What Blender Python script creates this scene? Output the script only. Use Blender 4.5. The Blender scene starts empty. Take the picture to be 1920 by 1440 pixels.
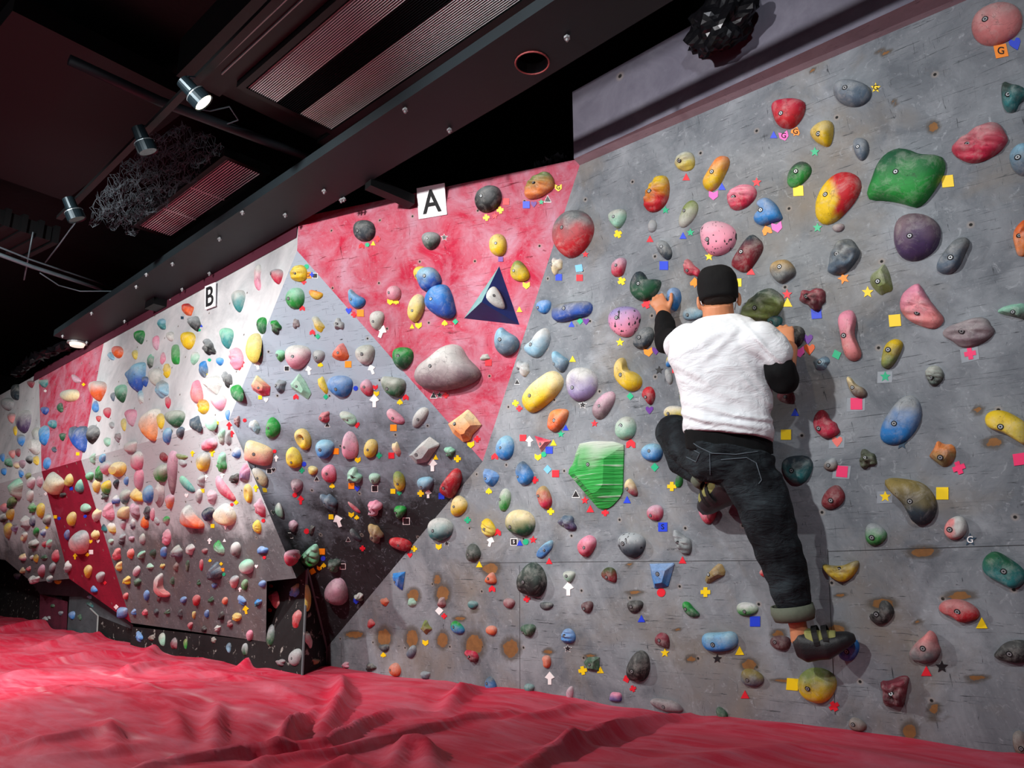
import bpy, bmesh, math, random
import numpy as np
from mathutils import Vector, Matrix, noise as mnoise
random.seed(7); rng = np.random.default_rng(7)
SC = bpy.context.scene; COL = SC.collection

# ---------------------------------------------------------------- camera
f, CX, CY, H = 1400.0, 960.0, 720.0, 0.62
p = math.atan(358 / f); th = math.atan((CX + 600) * math.cos(p) / f)
Fh = np.array([-math.cos(th), math.sin(th), 0]); R_ = np.array([math.sin(th), math.cos(th), 0]); Z_ = np.array([0, 0, 1.0])
F_ = Fh * math.cos(p) + Z_ * math.sin(p); U_ = Z_ * math.cos(p) - Fh * math.sin(p)
CAM = np.array([0, 0, H])
cam = bpy.data.objects.new('camera', bpy.data.cameras.new('camera')); COL.objects.link(cam)
cam.matrix_world = Matrix(((R_[0], U_[0], -F_[0], CAM[0]), (R_[1], U_[1], -F_[1], CAM[1]), (R_[2], U_[2], -F_[2], CAM[2]), (0, 0, 0, 1)))
cam.data.sensor_width = 36; cam.data.lens = f / 1920 * 36; cam.data.clip_start = 0.05
SC.camera = cam

# ---------------------------------------------------------------- world and light
w = bpy.data.worlds.new('world'); SC.world = w; w.use_nodes = True
w.node_tree.nodes['Background'].inputs[0].default_value = (0.55, 0.65, 0.8, 1)
w.node_tree.nodes['Background'].inputs[1].default_value = 0.08
SC.view_settings.view_transform = 'Standard'; SC.view_settings.look = 'None'
SC.view_settings.exposure = 0.08; SC.view_settings.gamma = 1.0; SC.view_settings.use_curve_mapping = False

def spot(name, loc, tgt, power, size=60, col=(1, 0.97, 0.93), rad=0.06, blend=0.8):
    l = bpy.data.lights.new(name, 'SPOT'); l.energy = power; l.spot_size = math.radians(size); l.color = col
    l.shadow_soft_size = rad; l.spot_blend = blend
    o = bpy.data.objects.new(name, l); COL.objects.link(o); o.location = loc
    d = Vector(tgt) - Vector(loc); o.rotation_euler = d.to_track_quat('-Z', 'Y').to_euler(); return o
# unseen spot beams added apart from the track lamps, aimed at wall and mat
spot('unseen_spot_beam', (-4.2, -0.3, 2.74), (-6.3, 2.3, 1.7), 400, 85)
spot('unseen_spot_beam', (-7.0, 0.0, 2.74), (-8.6, 2.3, 1.3), 260, 95)
spot('unseen_spot_beam', (-2.9, 0.0, 2.74), (-3.8, 2.9, 1.6), 430, 75)
spot('unseen_spot_beam', (-1.9, -0.6, 2.74), (-1.75, 3.1, 1.95), 480, 58, (1, 0.975, 0.95))
spot('unseen_spot_beam', (0.5, -0.3, 2.74), (-0.5, 3.1, 2.0), 170, 75, (0.93, 0.96, 1))
spot('unseen_spot_beam', (-6.6, -0.5, 2.74), (-3.4, 1.5, 0.0), 640, 78, (1, 0.97, 0.94))
spot('unseen_spot_beam', (-5.2, 0.2, 2.74), (-6.8, 0.8, 0.0), 420, 95, (1, 0.97, 0.94))
al = bpy.data.lights.new('added_fill_light', 'AREA'); al.shape = 'RECTANGLE'; al.size = 7; al.size_y = 1.2; al.energy = 34; al.color = (.86, .93, 1)
ao = bpy.data.objects.new('added_fill_light', al); COL.objects.link(ao); ao.location = (-3.2, -3.3, 1.7); ao.rotation_euler = (math.radians(90), 0, 0)  # unseen fill light added behind the camera to brighten room and ceiling
spot('unseen_spot_beam', (-1.15, 1.7, 2.74), (-1.35, 3.25, 1.95), 26, 46, (1, 0.8, 0.5), 0.04)

# ---------------------------------------------------------------- geometry helpers
def ray(x, y): return (x - CX) / f * R_ + F_ - (y - CY) / f * U_
def onp(x, y, P, n):
    d = ray(x, y); return CAM + d * (np.dot(P - CAM, n) / np.dot(d, n))
def onz(x, y, z): return onp(x, y, np.array([0, 0, z]), Z_)
def ony(x, y, Y): return onp(x, y, np.array([0, Y, 0.0]), np.array([0, 1.0, 0]))
def proj(q):
    v = q - CAM; z = v @ F_; return np.array([CX + f * (v @ R_) / z, CY - f * (v @ U_) / z])
def nrm(v): return v / np.linalg.norm(v)
def mk(name, V, Fc, mats=None, parent=None, smooth=False, label=None, cat=None, group=None, kind=None, cols=None, uvs=None, mi=None, link=True):
    me = bpy.data.meshes.new(name); me.from_pydata([tuple(map(float, v)) for v in V], [], [tuple(map(int, q)) for q in Fc])
    if smooth: me.polygons.foreach_set('use_smooth', [True] * len(me.polygons))
    if mats is not None:
        for m in (mats if isinstance(mats, (list, tuple)) else [mats]): me.materials.append(m)
    if mi is not None: me.polygons.foreach_set('material_index', mi)
    if cols is not None:
        a = me.color_attributes.new('Col', 'FLOAT_COLOR', 'POINT')
        a.data.foreach_set('color', np.array([[*c[:3], 1.0] for c in cols], dtype=np.float32).ravel())
    if uvs is not None:
        ul = me.uv_layers.new(name='UVMap'); li = np.zeros(len(me.loops), dtype=np.int32); me.loops.foreach_get('vertex_index', li)
        ul.data.foreach_set('uv', np.asarray(uvs, dtype=np.float32)[li].ravel())
    me.update()
    o = bpy.data.objects.new(name, me)
    if link: COL.objects.link(o)
    if parent: o.parent = parent
    tag(o, label, cat, group, kind); return o
def tag(o, label=None, cat=None, group=None, kind=None):
    if label: o['label'] = label
    if cat: o['category'] = cat
    if group: o['group'] = group
    if kind: o['kind'] = kind
    return o
def empty(name, loc, label, cat, group=None):
    o = bpy.data.objects.new(name, None); COL.objects.link(o); o.location = tuple(map(float, loc)); o.empty_display_size = 0.1
    return tag(o, label, cat, group)
def part(name, V, Fc, m, par, **k):
    L = np.array(par.location); return mk(name, [np.array(v) - L for v in V], Fc, m, par, **k)
class MB:
    def __init__(s): s.V = []; s.F = []
    def add(s, V, Fc): b = len(s.V); s.V += [np.array(v, float) for v in V]; s.F += [tuple(b + i for i in q) for q in Fc]; return s
    def box(s, a, b):
        a, b = np.array(a, float), np.array(b, float)
        V = [(x, y, z) for x in (a[0], b[0]) for y in (a[1], b[1]) for z in (a[2], b[2])]
        return s.add(V, [(0, 1, 3, 2), (4, 6, 7, 5), (0, 4, 5, 1), (2, 3, 7, 6), (0, 2, 6, 4), (1, 5, 7, 3)])
    def obox(s, c, ax, ay, az):
        c, ax, ay, az = [np.array(q, float) for q in (c, ax, ay, az)]
        V = [c + i * ax + j * ay + k * az for i in (-1, 1) for j in (-1, 1) for k in (-1, 1)]
        return s.add(V, [(0, 1, 3, 2), (4, 6, 7, 5), (0, 4, 5, 1), (2, 3, 7, 6), (0, 2, 6, 4), (1, 5, 7, 3)])
    def tube(s, pts, rad, n=10, cap=True):
        pts = [np.array(q, float) for q in pts]; rad = rad if isinstance(rad, (list, tuple)) else [rad] * len(pts)
        b = len(s.V); up = np.array([0, 0, 1.0])
        d0 = nrm(pts[1] - pts[0]); a = np.cross(d0, up)
        if np.linalg.norm(a) < 1e-3: a = np.array([1.0, 0, 0])
        a = nrm(a)
        for i, q in enumerate(pts):
            d = nrm(pts[min(i + 1, len(pts) - 1)] - pts[max(i - 1, 0)]); a = nrm(a - d * (a @ d)); c = np.cross(d, a)
            for k in range(n): t = 2 * math.pi * k / n; s.V.append(q + rad[i] * (math.cos(t) * a + math.sin(t) * c))
        for i in range(len(pts) - 1):
            for k in range(n): k2 = (k + 1) % n; s.F.append((b + i * n + k, b + i * n + k2, b + (i + 1) * n + k2, b + (i + 1) * n + k))
        if cap: s.F.append(tuple(b + k for k in range(n))[::-1]); s.F.append(tuple(b + (len(pts) - 1) * n + k for k in range(n)))
        return s
    def obj(s, name, m, parent=None, **k):
        if parent is not None: return part(name, s.V, s.F, m, parent, **k)
        return mk(name, s.V, s.F, m, **k)

# ---------------------------------------------------------------- materials
def lin(c):
    if isinstance(c, str): c = tuple(int(c[i:i + 2], 16) for i in (0, 2, 4))
    return tuple((v / 255 / 12.92 if v / 255 <= 0.04045 else ((v / 255 + 0.055) / 1.055) ** 2.4) for v in c)
class NT:
    def __init__(s, name):
        s.m = bpy.data.materials.new(name); s.m.use_nodes = True; s.t = s.m.node_tree; s.b = s.t.nodes['Principled BSDF']
    def n(s, ty, **k):
        x = s.t.nodes.new(ty)
        for a, v in k.items():
            if a.startswith('i_'): x.inputs[a[2:].replace('_', ' ')].default_value = v
            else: setattr(x, a, v)
        return x
    def l(s, a, b): s.t.links.new(a, b)
    def noise(s, vec, scale, detail=4, rough=0.6, dist=0.0):
        x = s.n('ShaderNodeTexNoise'); x.inputs['Scale'].default_value = scale; x.inputs['Detail'].default_value = detail
        x.inputs['Roughness'].default_value = rough; x.inputs['Distortion'].default_value = dist
        if vec is not None: s.l(vec, x.inputs['Vector'])
        return x.outputs[0]
    def ramp(s, fac, a, b, ca=(0, 0, 0), cb=(1, 1, 1)):
        x = s.n('ShaderNodeValToRGB'); x.color_ramp.elements[0].position = a; x.color_ramp.elements[1].position = b
        x.color_ramp.elements[0].color = (*ca, 1); x.color_ramp.elements[1].color = (*cb, 1); s.l(fac, x.inputs[0]); return x.outputs[0]
    def mix(s, fac, a, b, mode='MIX'):
        x = s.n('ShaderNodeMix'); x.data_type = 'RGBA'; x.blend_type = mode
        for sock, v in ((x.inputs[0], fac), (x.inputs[6], a), (x.inputs[7], b)):
            if isinstance(v, (int, float)): sock.default_value = v
            elif isinstance(v, tuple): sock.default_value = (*v, 1)
            else: s.l(v, sock)
        return x.outputs[2]
    def map(s, vec, sc, rot=(0, 0, 0)):
        x = s.n('ShaderNodeMapping'); x.inputs['Scale'].default_value = sc; x.inputs['Rotation'].default_value = rot; s.l(vec, x.inputs['Vector']); return x.outputs[0]
    def bump(s, h, st=0.3, d=0.01):
        x = s.n('ShaderNodeBump'); x.inputs['Strength'].default_value = st; x.inputs['Distance'].default_value = d; s.l(h, x.inputs['Height']); s.l(x.outputs[0], s.b.inputs['Normal'])
    def fin(s, col, rough=0.8, metal=0.0, spec=0.3):
        if isinstance(col, tuple): s.b.inputs['Base Color'].default_value = (*col, 1)
        else: s.l(col, s.b.inputs['Base Color'])
        s.b.inputs['Roughness'].default_value = rough; s.b.inputs['Metallic'].default_value = metal
        s.b.inputs['Specular IOR Level'].default_value = spec; return s.m
_pc = {}
def plain(name, c, rough=0.6, metal=0.0, var=0.25, scale=12.0, spec=0.4, bump=0.0):
    if name in _pc: return _pc[name]
    t = NT(name); tc = t.n('ShaderNodeTexCoord').outputs['Object']; c = lin(c)
    nz = t.noise(tc, scale, 5, 0.65)
    colr = t.mix(nz, tuple(v * (1 - var) for v in c), tuple(min(1, v * (1 + var)) for v in c))
    if bump: t.bump(t.noise(tc, scale * 4, 4), bump, 0.01)
    _pc[name] = t.fin(colr, rough, metal, spec); return _pc[name]

def wall_mat(name, base, dark, chalk, stain=None, chalk_amt=(0.45, 0.75), scr=0.5, holes=5.2, grad=None, chalk_sc=2.2):
    """painted plywood: blotchy paint, chalk bloom, rubber scuffs, T-nut holes, all in metres of the panel"""
    t = NT(name); uv = t.n('ShaderNodeUVMap'); uv.uv_map = 'UVMap'; uv = uv.outputs[0]
    base, dark, chalk = lin(base), lin(dark), lin(chalk)
    c = t.mix(t.ramp(t.noise(uv, 3.0, 8, 0.7, 0.6), 0.35, 0.68), dark, base)
    if stain: c = t.mix(t.ramp(t.noise(uv, 1.7, 5, 0.6, 0.4), 0.5, 0.8), c, lin(stain))
    n1 = t.noise(uv, chalk_sc, 9, 0.68, 0.2 if grad else 0.6); fac = t.ramp(n1, *chalk_amt)
    if grad:
        g = t.n('ShaderNodeAttribute'); g.attribute_name = 'Col'; sp = t.n('ShaderNodeSeparateColor'); t.l(g.outputs['Color'], sp.inputs[0])
        a = t.n('ShaderNodeMath', operation='MULTIPLY_ADD'); t.l(n1, a.inputs[0]); a.inputs[1].default_value = 1.15; t.l(sp.outputs[0], a.inputs[2])
        fac = t.ramp(a.outputs[0], *grad)
    c = t.mix(fac, c, chalk)
    n2 = t.noise(uv, 26, 6, 0.7, 1.2); c = t.mix(t.ramp(n2, 0.58, 0.80), c, chalk) if scr > 0.3 else c
    n3 = t.noise(t.map(uv, (3, 60, 1), (0, 0, 0.5)), 1.0, 6, 0.7, 2.5); c = t.mix(t.ramp(n3, 0.60, 0.66), c, tuple(v * 0.35 for v in dark), 'MIX') if scr > 0 else c
    n4 = t.noise(t.map(uv, (50, 5, 1), (0, 0, 0.3)), 1.0, 6, 0.7, 2.5); c = t.mix(t.ramp(n4, 0.63, 0.69), c, tuple(v * 0.4 for v in dark)) if scr > 0 else c
    if holes:
        v = t.n('ShaderNodeTexVoronoi', voronoi_dimensions='2D'); v.inputs['Scale'].default_value = holes; v.inputs['Randomness'].default_value = 0.35; t.l(uv, v.inputs['Vector'])
        ring = t.ramp(v.outputs['Distance'], 0.02, 0.05, (.6, .6, .6), (0, 0, 0)); c = t.mix(ring, c, lin('9a9088'))
        hole = t.ramp(v.outputs['Distance'], 0.015, 0.022, (1, 1, 1), (0, 0, 0)); c = t.mix(hole, c, (0.01, 0.01, 0.01))
    a = t.n('ShaderNodeAttribute'); a.attribute_name = 'Wear'; sp = t.n('ShaderNodeSeparateColor'); t.l(a.outputs['Color'], sp.inputs[0])
    wd = t.mix(t.noise(uv, 22, 5, 0.7), lin('54402c'), lin('9c6c3c')); mu = t.n('ShaderNodeMath', operation='MULTIPLY_ADD'); t.l(t.noise(uv, 30, 4), mu.inputs[0]); mu.inputs[1].default_value = 0.5; t.l(sp.outputs[0], mu.inputs[2])
    c = t.mix(t.ramp(mu.outputs[0], 0.5, 0.85, (0, 0, 0), (.75, .75, .75)), c, lin('4a4238')); c = t.mix(t.ramp(mu.outputs[0], 0.95, 1.25), c, wd)
    t.bump(n2, 0.15, 0.004)
    return t.fin(c, 0.75, 0, 0.25)
M_grey = wall_mat('grey_plywood_paint', '83898f', '5b6168', 'a2a8ae', '80776a', (0.50, 0.86), holes=2.9)
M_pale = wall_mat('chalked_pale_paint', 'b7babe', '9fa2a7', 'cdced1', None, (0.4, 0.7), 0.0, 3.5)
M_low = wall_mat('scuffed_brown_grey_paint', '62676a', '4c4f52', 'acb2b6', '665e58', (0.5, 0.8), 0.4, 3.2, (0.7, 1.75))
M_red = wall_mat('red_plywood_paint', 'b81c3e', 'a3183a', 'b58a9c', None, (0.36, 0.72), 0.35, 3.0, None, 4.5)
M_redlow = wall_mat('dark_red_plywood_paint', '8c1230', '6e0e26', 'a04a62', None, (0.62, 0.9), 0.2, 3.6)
M_dark = wall_mat('black_plywood_chalked', '2b2d31', '1d1e21', '939dab', None, (0.5, 0.7), 0.6, 3.0, (0.45, 1.65), 3.2)
M_kick = wall_mat('black_kickboard_paint', '1c1e20', '101112', '8d8d88', None, (0.60, 0.64), 0.2, 0, None, 13.0)
M_slate = wall_mat('slate_grey_panel_paint', '4b5459', '3a4246', '6d767b', None, (0.6, 0.9), 0.3, 0)
M_upper = wall_mat('upper_panel_paint', '72717e', '5a5866', '8e8e98', None, (0.55, 0.9), 0.0, 1.6)
M_maroon = wall_mat('maroon_trim_paint', '5a2436', '441b2a', '6f4450', None, (0.6, 0.9), 0.1, 0)
M_plum = wall_mat('ledge_underside_wood', '9c868e', '86727a', 'a8969c', None, (0.6, 0.9), 0.1, 2.2)
def black_mat(name, c, rough=0.6, bump=0.3):
    t = NT(name); tc = t.n('ShaderNodeTexCoord').outputs['Object']; c = lin(c)
    n = t.noise(tc, 2.5, 6, 0.6); t.bump(t.noise(tc, 14, 4), bump, 0.01)
    return t.fin(t.mix(n, tuple(v * 0.5 for v in c), tuple(v * 1.4 for v in c)), rough, 0, 0.3)
M_ceil = black_mat('black_ceiling_paint', '03060a'); M_soffit = black_mat('charcoal_soffit_board', '182126', 0.55, 0.1)
M_blackmetal = plain('black_painted_metal', '05080b', 0.5, 0.1); M_steel = plain('zinc_steel', '9a9ea2', 0.5, 0.5, 0.1)
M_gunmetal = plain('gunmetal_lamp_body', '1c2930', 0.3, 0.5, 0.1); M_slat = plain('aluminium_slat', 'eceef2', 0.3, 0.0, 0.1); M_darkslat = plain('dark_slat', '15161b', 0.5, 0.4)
M_white = plain('white_card', 'eeeef4', 0.7, 0, 0.03); M_ink = plain('black_ink', '14161a', 0.8, 0, 0.05); M_rec = plain('bolt_recess_black', '101112', 0.8, 0, 0.1)
# ---------------------------------------------------------------- the climbing walls
A0 = onz(612, 1245, 0); B0 = onz(1920, 1410, 0); DR = nrm(B0 - A0)
oh = math.radians(8); UPR = np.array([DR[1], -DR[0], 0]) * math.sin(oh) + Z_ * math.cos(oh); NR = nrm(np.cross(DR, UPR))
if NR[1] > 0: NR = -NR
def onR(x, y, d=0.0): return onp(x, y, A0 + NR * d, NR)
V3b = A0; V3 = onR(612, 1215); V2 = onR(905, 865); P0 = onR(1087, 310)
V1 = ony(557, 470, 2.33); P1 = ony(560, 408, 2.34)
KP = np.array([-5.06, 2.91, 0.16]); RP = np.array([-5.0, 2.285, 1.63]); NL = nrm(np.cross([1, 0, 0], RP - KP)); NL = NL if NL[1] < 0 else -NL
NU = nrm(np.cross([1, 0, 0], np.array([0, 2.344, 2.82]) - np.array([0, 2.285, 1.63]))); NU = NU if NU[1] < 0 else -NU
def onL(x, y): return onp(x, y, KP, NL)
def onU(x, y): return onp(x, y, RP, NU)
def onK(x, y, Y=2.91): return ony(x, y, Y)
V5 = onL(430, 785); W4 = onL(556, 1084); V4 = ony(576, 1066, 2.91)
BVHV, BVHF = [], []
def uvof(V, n):
    n = nrm(n); u = nrm(np.cross(n, Z_)) if abs(n[2]) < 0.95 else np.array([1.0, 0, 0]); v = np.cross(u, n)
    return [(float(q @ u), float(q @ v)) for q in V]
def pnormal(V):
    V = np.array(V); c = V.mean(0); n = np.zeros(3)
    for i in range(len(V)): n += np.cross(V[i] - c, V[(i + 1) % len(V)] - c)
    n = nrm(n); return n if n @ (CAM - c) > 0 else -n
def panel(name, V, mat, hit=True, kind='structure', Fc=None, cols=None, parent=None, sub=0, n=None):
    V = [np.array(v, float) for v in V]; Fc = Fc or [tuple(range(len(V)))]; n = pnormal(V) if n is None else n
    ok = []
    for q in Fc:
        a = pnormal([V[i] for i in q]); g = sum((np.cross(V[q[i]] - V[q[0]], V[q[(i + 1) % len(q)]] - V[q[0]]) for i in range(1, len(q) - 1)), np.zeros(3))
        ok.append(q if g @ a > 0 else q[::-1])
    if hit:
        b = len(BVHV); BVHV.extend([tuple(v) for v in V]); BVHF.extend([tuple(b + i for i in q) for q in ok])
    return mk(name, V, ok, mat, uvs=uvof(V, n), kind=kind, cols=cols, parent=parent)
def setwear(o, arr):
    a = o.data.color_attributes.new('Wear', 'FLOAT_COLOR', 'POINT'); a.data.foreach_set('color', arr.astype(np.float32).ravel())

# right wall: a single overhanging plane, gridded so worn wood patches can be painted on it
LB = [V3b, V3, V2, P0]; topv = (P0 - A0) @ UPR; nrow, ncol = 150, 260; X1 = (onR(1920, 1410) - A0) @ DR + 1.6
VV = []
for r in range(nrow + 1):
    v = -.08 + (topv + .08) * r / nrow; vs = [(q - A0) @ UPR for q in LB]; us = [(q - A0) @ DR for q in LB]
    uL = np.interp(v, vs, us)
    for c in range(ncol + 1): VV.append(A0 + DR * (uL + (X1 - uL) * c / ncol) + UPR * v)
FF = [(r * (ncol + 1) + c, r * (ncol + 1) + c + 1, (r + 1) * (ncol + 1) + c + 1, (r + 1) * (ncol + 1) + c) for r in range(nrow) for c in range(ncol)]
wr = mk('wall_right', VV, FF, M_grey, uvs=uvof(VV, NR), kind='structure')
q4 = [A0, A0 + DR * X1, A0 + DR * X1 + UPR * topv, P0, V2, V3]
b = len(BVHV); BVHV.extend([tuple(v) for v in q4]); BVHF.append(tuple(b + i for i in (0, 1, 2, 3, 4, 5)))
WORN = [(775, 1117, 15, 16), (830, 1113, 16, 20), (720, 1196, 17, 22), (773, 1197, 15, 22), (830, 1200, 14, 18), (889, 1210, 22, 26), (958, 1216, 20, 22), (920, 1066, 20, 13), (665, 1190, 22, 8), (862, 1160, 14, 6), (1028, 1222, 12, 7), (1106, 1231, 14, 5), (1296, 1235, 12, 8), (1405, 1247, 18, 14), (1460, 1188, 16, 9), (1568, 1183, 24, 16), (1730, 1035, 34, 12), (1655, 1132, 30, 12), (1800, 1117, 34, 10), (1722, 1168, 9, 6), (1658, 98, 18, 6), (1525, 133, 8, 5), (1750, 238, 14, 12), (1678, 192, 8, 6), (1863, 830, 22, 12), (1834, 768, 12, 10), (820, 992 + 95, 9, 14), (1752, 1330, 14, 14), (1706, 1372, 18, 20), (1765, 1348, 28, 4), (1830, 1272, 26, 7), (1465, 1277, 40, 3), (1190, 1112, 20, 5), (1180, 1060, 8, 5), (1108, 925, 14, 8), (1270, 880 + 300, 8, 4), (1575, 1118, 14, 5), (890, 1085 + 60, 10, 4)]
P3 = np.array(VV); rel = P3 - CAM; zz = rel @ F_; PX = CX + f * (rel @ R_) / zz; PY = CY - f * (rel @ U_) / zz
wear = np.zeros((len(VV), 4)); wear[:, 3] = 1
for (x, y, a, bb) in WORN:
    d = np.sqrt(((PX - x) / (a * 1.12)) ** 2 + ((PY - y) / (bb * 1.2)) ** 2); wear[:, 0] = np.maximum(wear[:, 0], np.clip(1.35 - d, 0, 1))
setwear(wr, wear)
# red facet, dark prow facet
panel('wall_red', [P1, V1, V2, P0, onR(1085, 298)], M_red, Fc=[(0, 1, 2, 3, 4)])
# dark facet subdivided for the chalk that has built up on its upper half
def tri_grid(tris, N=26):
    V, Fq = [], []
    for (a, b, c) in tris:
        idx = {}
        for i in range(N + 1):
            for j in range(N + 1 - i): idx[i, j] = len(V); V.append(a + (b - a) * i / N + (c - a) * j / N)
        for i in range(N):
            for j in range(N - i):
                Fq.append((idx[i, j], idx[i + 1, j], idx[i, j + 1]))
                if i + j < N - 1: Fq.append((idx[i + 1, j], idx[i + 1, j + 1], idx[i, j + 1]))
    return V, Fq
tv, tf = tri_grid([(V1, V5, V2), (V5, V3, V2), (V5, V4, V3), (V5, W4, V4)])
wm = {}; ix = [wm.setdefault(tuple(np.round(q, 5)), len(wm)) for q in tv]; tv = [np.array(k) for k in wm]; tf = [tuple(ix[i] for i in q) for q in tf]
def _edge(q, a, b): d = b - a; t_ = np.clip((q - a) @ d / (d @ d), 0, 1); return np.linalg.norm(q - a - d * t_) < 2e-4
_bd = [(V1, V5), (V5, W4), (W4, V4), (V4, V3), (V3, V2), (V2, V1)]; fixed = np.array([any(_edge(q, a, b) for a, b in _bd) for q in tv])
nb = [set() for _ in tv]
for q in tf:
    for i in range(3): nb[q[i]].update((q[(i + 1) % 3], q[(i + 2) % 3]))
tv = np.array(tv)
for _ in range(220):
    nv_ = np.array([tv[list(s_)].mean(0) for s_ in nb]); tv = np.where(fixed[:, None], tv, nv_)
tv = list(tv)
def chalkD(q):
    x, y = proj(q); return np.clip((920 - y) / 480 + (700 - x) / 1500, -0.40, 0.85)
panel('wall_prow', tv, M_dark, Fc=tf, cols=[(chalkD(q),) * 3 for q in tv], n=np.array([0.2, -0.95, -0.2])).data.polygons.foreach_set('use_smooth', [True] * len(tf))
# left wall, upper band (pale with a red stripe) and lower overhanging band
T = lambda x, y: onU(x, y)
rx = lambda x: (x, 785 + (x - 430) * -0.318)      # ridge line in the picture
ridge = lambda x: onU(*rx(x)) * [1, 0, 0] + np.array([0, 2.285, 1.63])
zt = 2.83
def topat(X): return np.array([X, 2.285 + (zt - 1.63) * 0.0496, zt])
Xs_l = onU(195, 640)[0]; Xr_l = ridge(150)[0]; Xst = onU(75, 690)[0]; Xsr = ridge(75)[0]
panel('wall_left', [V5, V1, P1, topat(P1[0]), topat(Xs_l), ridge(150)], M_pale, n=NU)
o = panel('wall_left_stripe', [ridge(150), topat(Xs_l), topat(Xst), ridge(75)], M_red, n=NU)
panel('wall_far', [ridge(75), topat(Xst), topat(-13.5), np.array([-13.5, 2.285, 1.63])], M_pale, n=NU)
kz = lambda X: np.array([X, 2.91, 0.16])
k500 = onL(500, 1208); k500[2] = 0.16; k500[1] = 2.91
k247 = onL(246, 1168)
def lowpanel(name, V, mat, N=24):
    # strips from ridge to kick, colour gets paler towards the ridge
    V = [np.array(q, float) for q in V]; o = panel(name, V, mat, n=NL)
    bm = bmesh.new(); bm.from_mesh(o.data); 
    for k in range(1, N): bmesh.ops.bisect_plane(bm, geom=bm.verts[:] + bm.edges[:] + bm.faces[:], plane_co=(0, 0, .14 + 1.5 * k / N), plane_no=(0, 0, 1))
    bm.to_mesh(o.data); bm.free(); a = o.data.color_attributes.new('Col', 'FLOAT_COLOR', 'POINT')
    a.data.foreach_set('color', np.array([[min(1.15, max(-.2, (v.co.z - .80) / .65))] * 3 + [1] for v in o.data.vertices], dtype=np.float32).ravel())
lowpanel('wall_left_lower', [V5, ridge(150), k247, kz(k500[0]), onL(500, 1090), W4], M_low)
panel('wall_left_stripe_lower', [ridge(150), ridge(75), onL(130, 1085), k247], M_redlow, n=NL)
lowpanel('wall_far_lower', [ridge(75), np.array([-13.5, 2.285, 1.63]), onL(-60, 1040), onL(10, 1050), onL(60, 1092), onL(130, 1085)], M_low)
# vertical kick boards under the overhang
panel('wall_kickboard', [kz(k247[0]), kz(k500[0]), kz(k500[0]) * [1, 1, 0] - Z_ * 0.05, kz(k247[0]) * [1, 1, 0] - Z_ * 0.05], M_kick, n=np.array([0, -1, 0.0]))
kA = kz(k500[0]) + Z_ * 0.5; kB = V4.copy(); kC = onK(569, 1250)
panel('wall_kickboard_end', [kz(k500[0]) - Z_ * 0.21, kA, kB, np.array([kC[0], 2.91, -0.05])], M_kick, n=np.array([0, -1, 0.0]))
panel('wall_prow_return', [V4, V3, V3b - Z_ * 0.05, np.array([kC[0], 2.91, -0.05])], M_kick)
panel('wall_prow_underside', [onL(500, 1090), W4, V4, kA], M_kick, hit=False)
Yf = 3.0
def kf(x, y): return ony(x, y, Yf)
XF0 = -13.5
panel('wall_far_kick', [np.array([XF0, 3.25, -0.1]), np.array([XF0, 3.25, 1.0]), ony(60, 1060, 3.25), ony(150, 1080, 3.25), ony(260, 1168, 3.25), ony(260, 1240, 3.25)], M_kick, n=np.array([0, -1, 0.0]))
panel('wall_far_wedge', [kf(55, 1088), kf(130, 1083), kf(250, 1172), kf(248, 1180), kf(185, 1155), kf(130, 1118), kf(75, 1114)], M_slate)
panel('wall_far_maroon', [kf(75, 1114), kf(127, 1128), kf(124, 1215), kf(72, 1205)], M_maroon)
panel('wall_far_slate', [kf(130, 1118), kf(185, 1155), kf(181, 1220), kf(124, 1215)], M_slate)
panel('wall_far_black', [kf(185, 1155), kf(248, 1180), kf(252, 1225), kf(181, 1220)], M_kick)
mb = MB(); mb.tube([kf(170, 1141), kf(184.5, 1155), kf(181, 1215)], 0.010, 6); mb.obj('trim_1', plain('pale_corner_strip', '8f9494'), kind='structure')
mb = MB(); mb.tube([V4, np.array([kC[0], 2.905, -0.03])], 0.009, 6); mb.tube([V4, V3, V3b], 0.011, 6); mb.obj('trim_2', plain('grey_corner_strip', '5a6266'), kind='structure')
# ledge and upper panel over the right wall
zl = onR(1420, 162)[2]; e0 = onz(1076, 298, zl); e1 = onz(1420, 138, zl); ed = nrm((e1 - e0) * [1, 1, 0])
eR = e0 + ed * ((X1 - 0.2) * 1.0 - (e0 - P0) @ ed + 0.6); Pr = A0 + DR * X1 + UPR * topv
P0l = P0 * [1, 1, 0] + Z_ * P0[2]
mk('trim_3', [e0, eR, Pr, P0], [(0, 1, 2, 3)], M_plum, uvs=uvof([e0, eR, Pr, P0], Z_), kind='structure')
hU = onp(1068, 175, e0, nrm(np.cross(ed, Z_)))[2] - zl; eT = e0 + Z_ * hU
panel('wall_upper', [e0, eR, eR + Z_ * (hU + .1), eT], M_upper, hit=False)
P0b = P0 + np.array([0, .15, 0])
mk('wall_upper_end', [e0, eT, eT + np.array([.0, .5, 0]), P0b, P0], [(0, 1, 2, 3, 4)], M_upper, kind='structure')
# maroon strip under the soffit, its shadow put into the dark colour
mk('maroon_shadow_strip', [topat(P1[0]) + [0, -.01, -.075], topat(P1[0]) + [0, -.012, .02], topat(-9.6) + [0, -.012, .02], topat(-9.6) + [0, -.01, -.075]], [(0, 1, 2, 3)], M_maroon, kind='structure')
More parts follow.
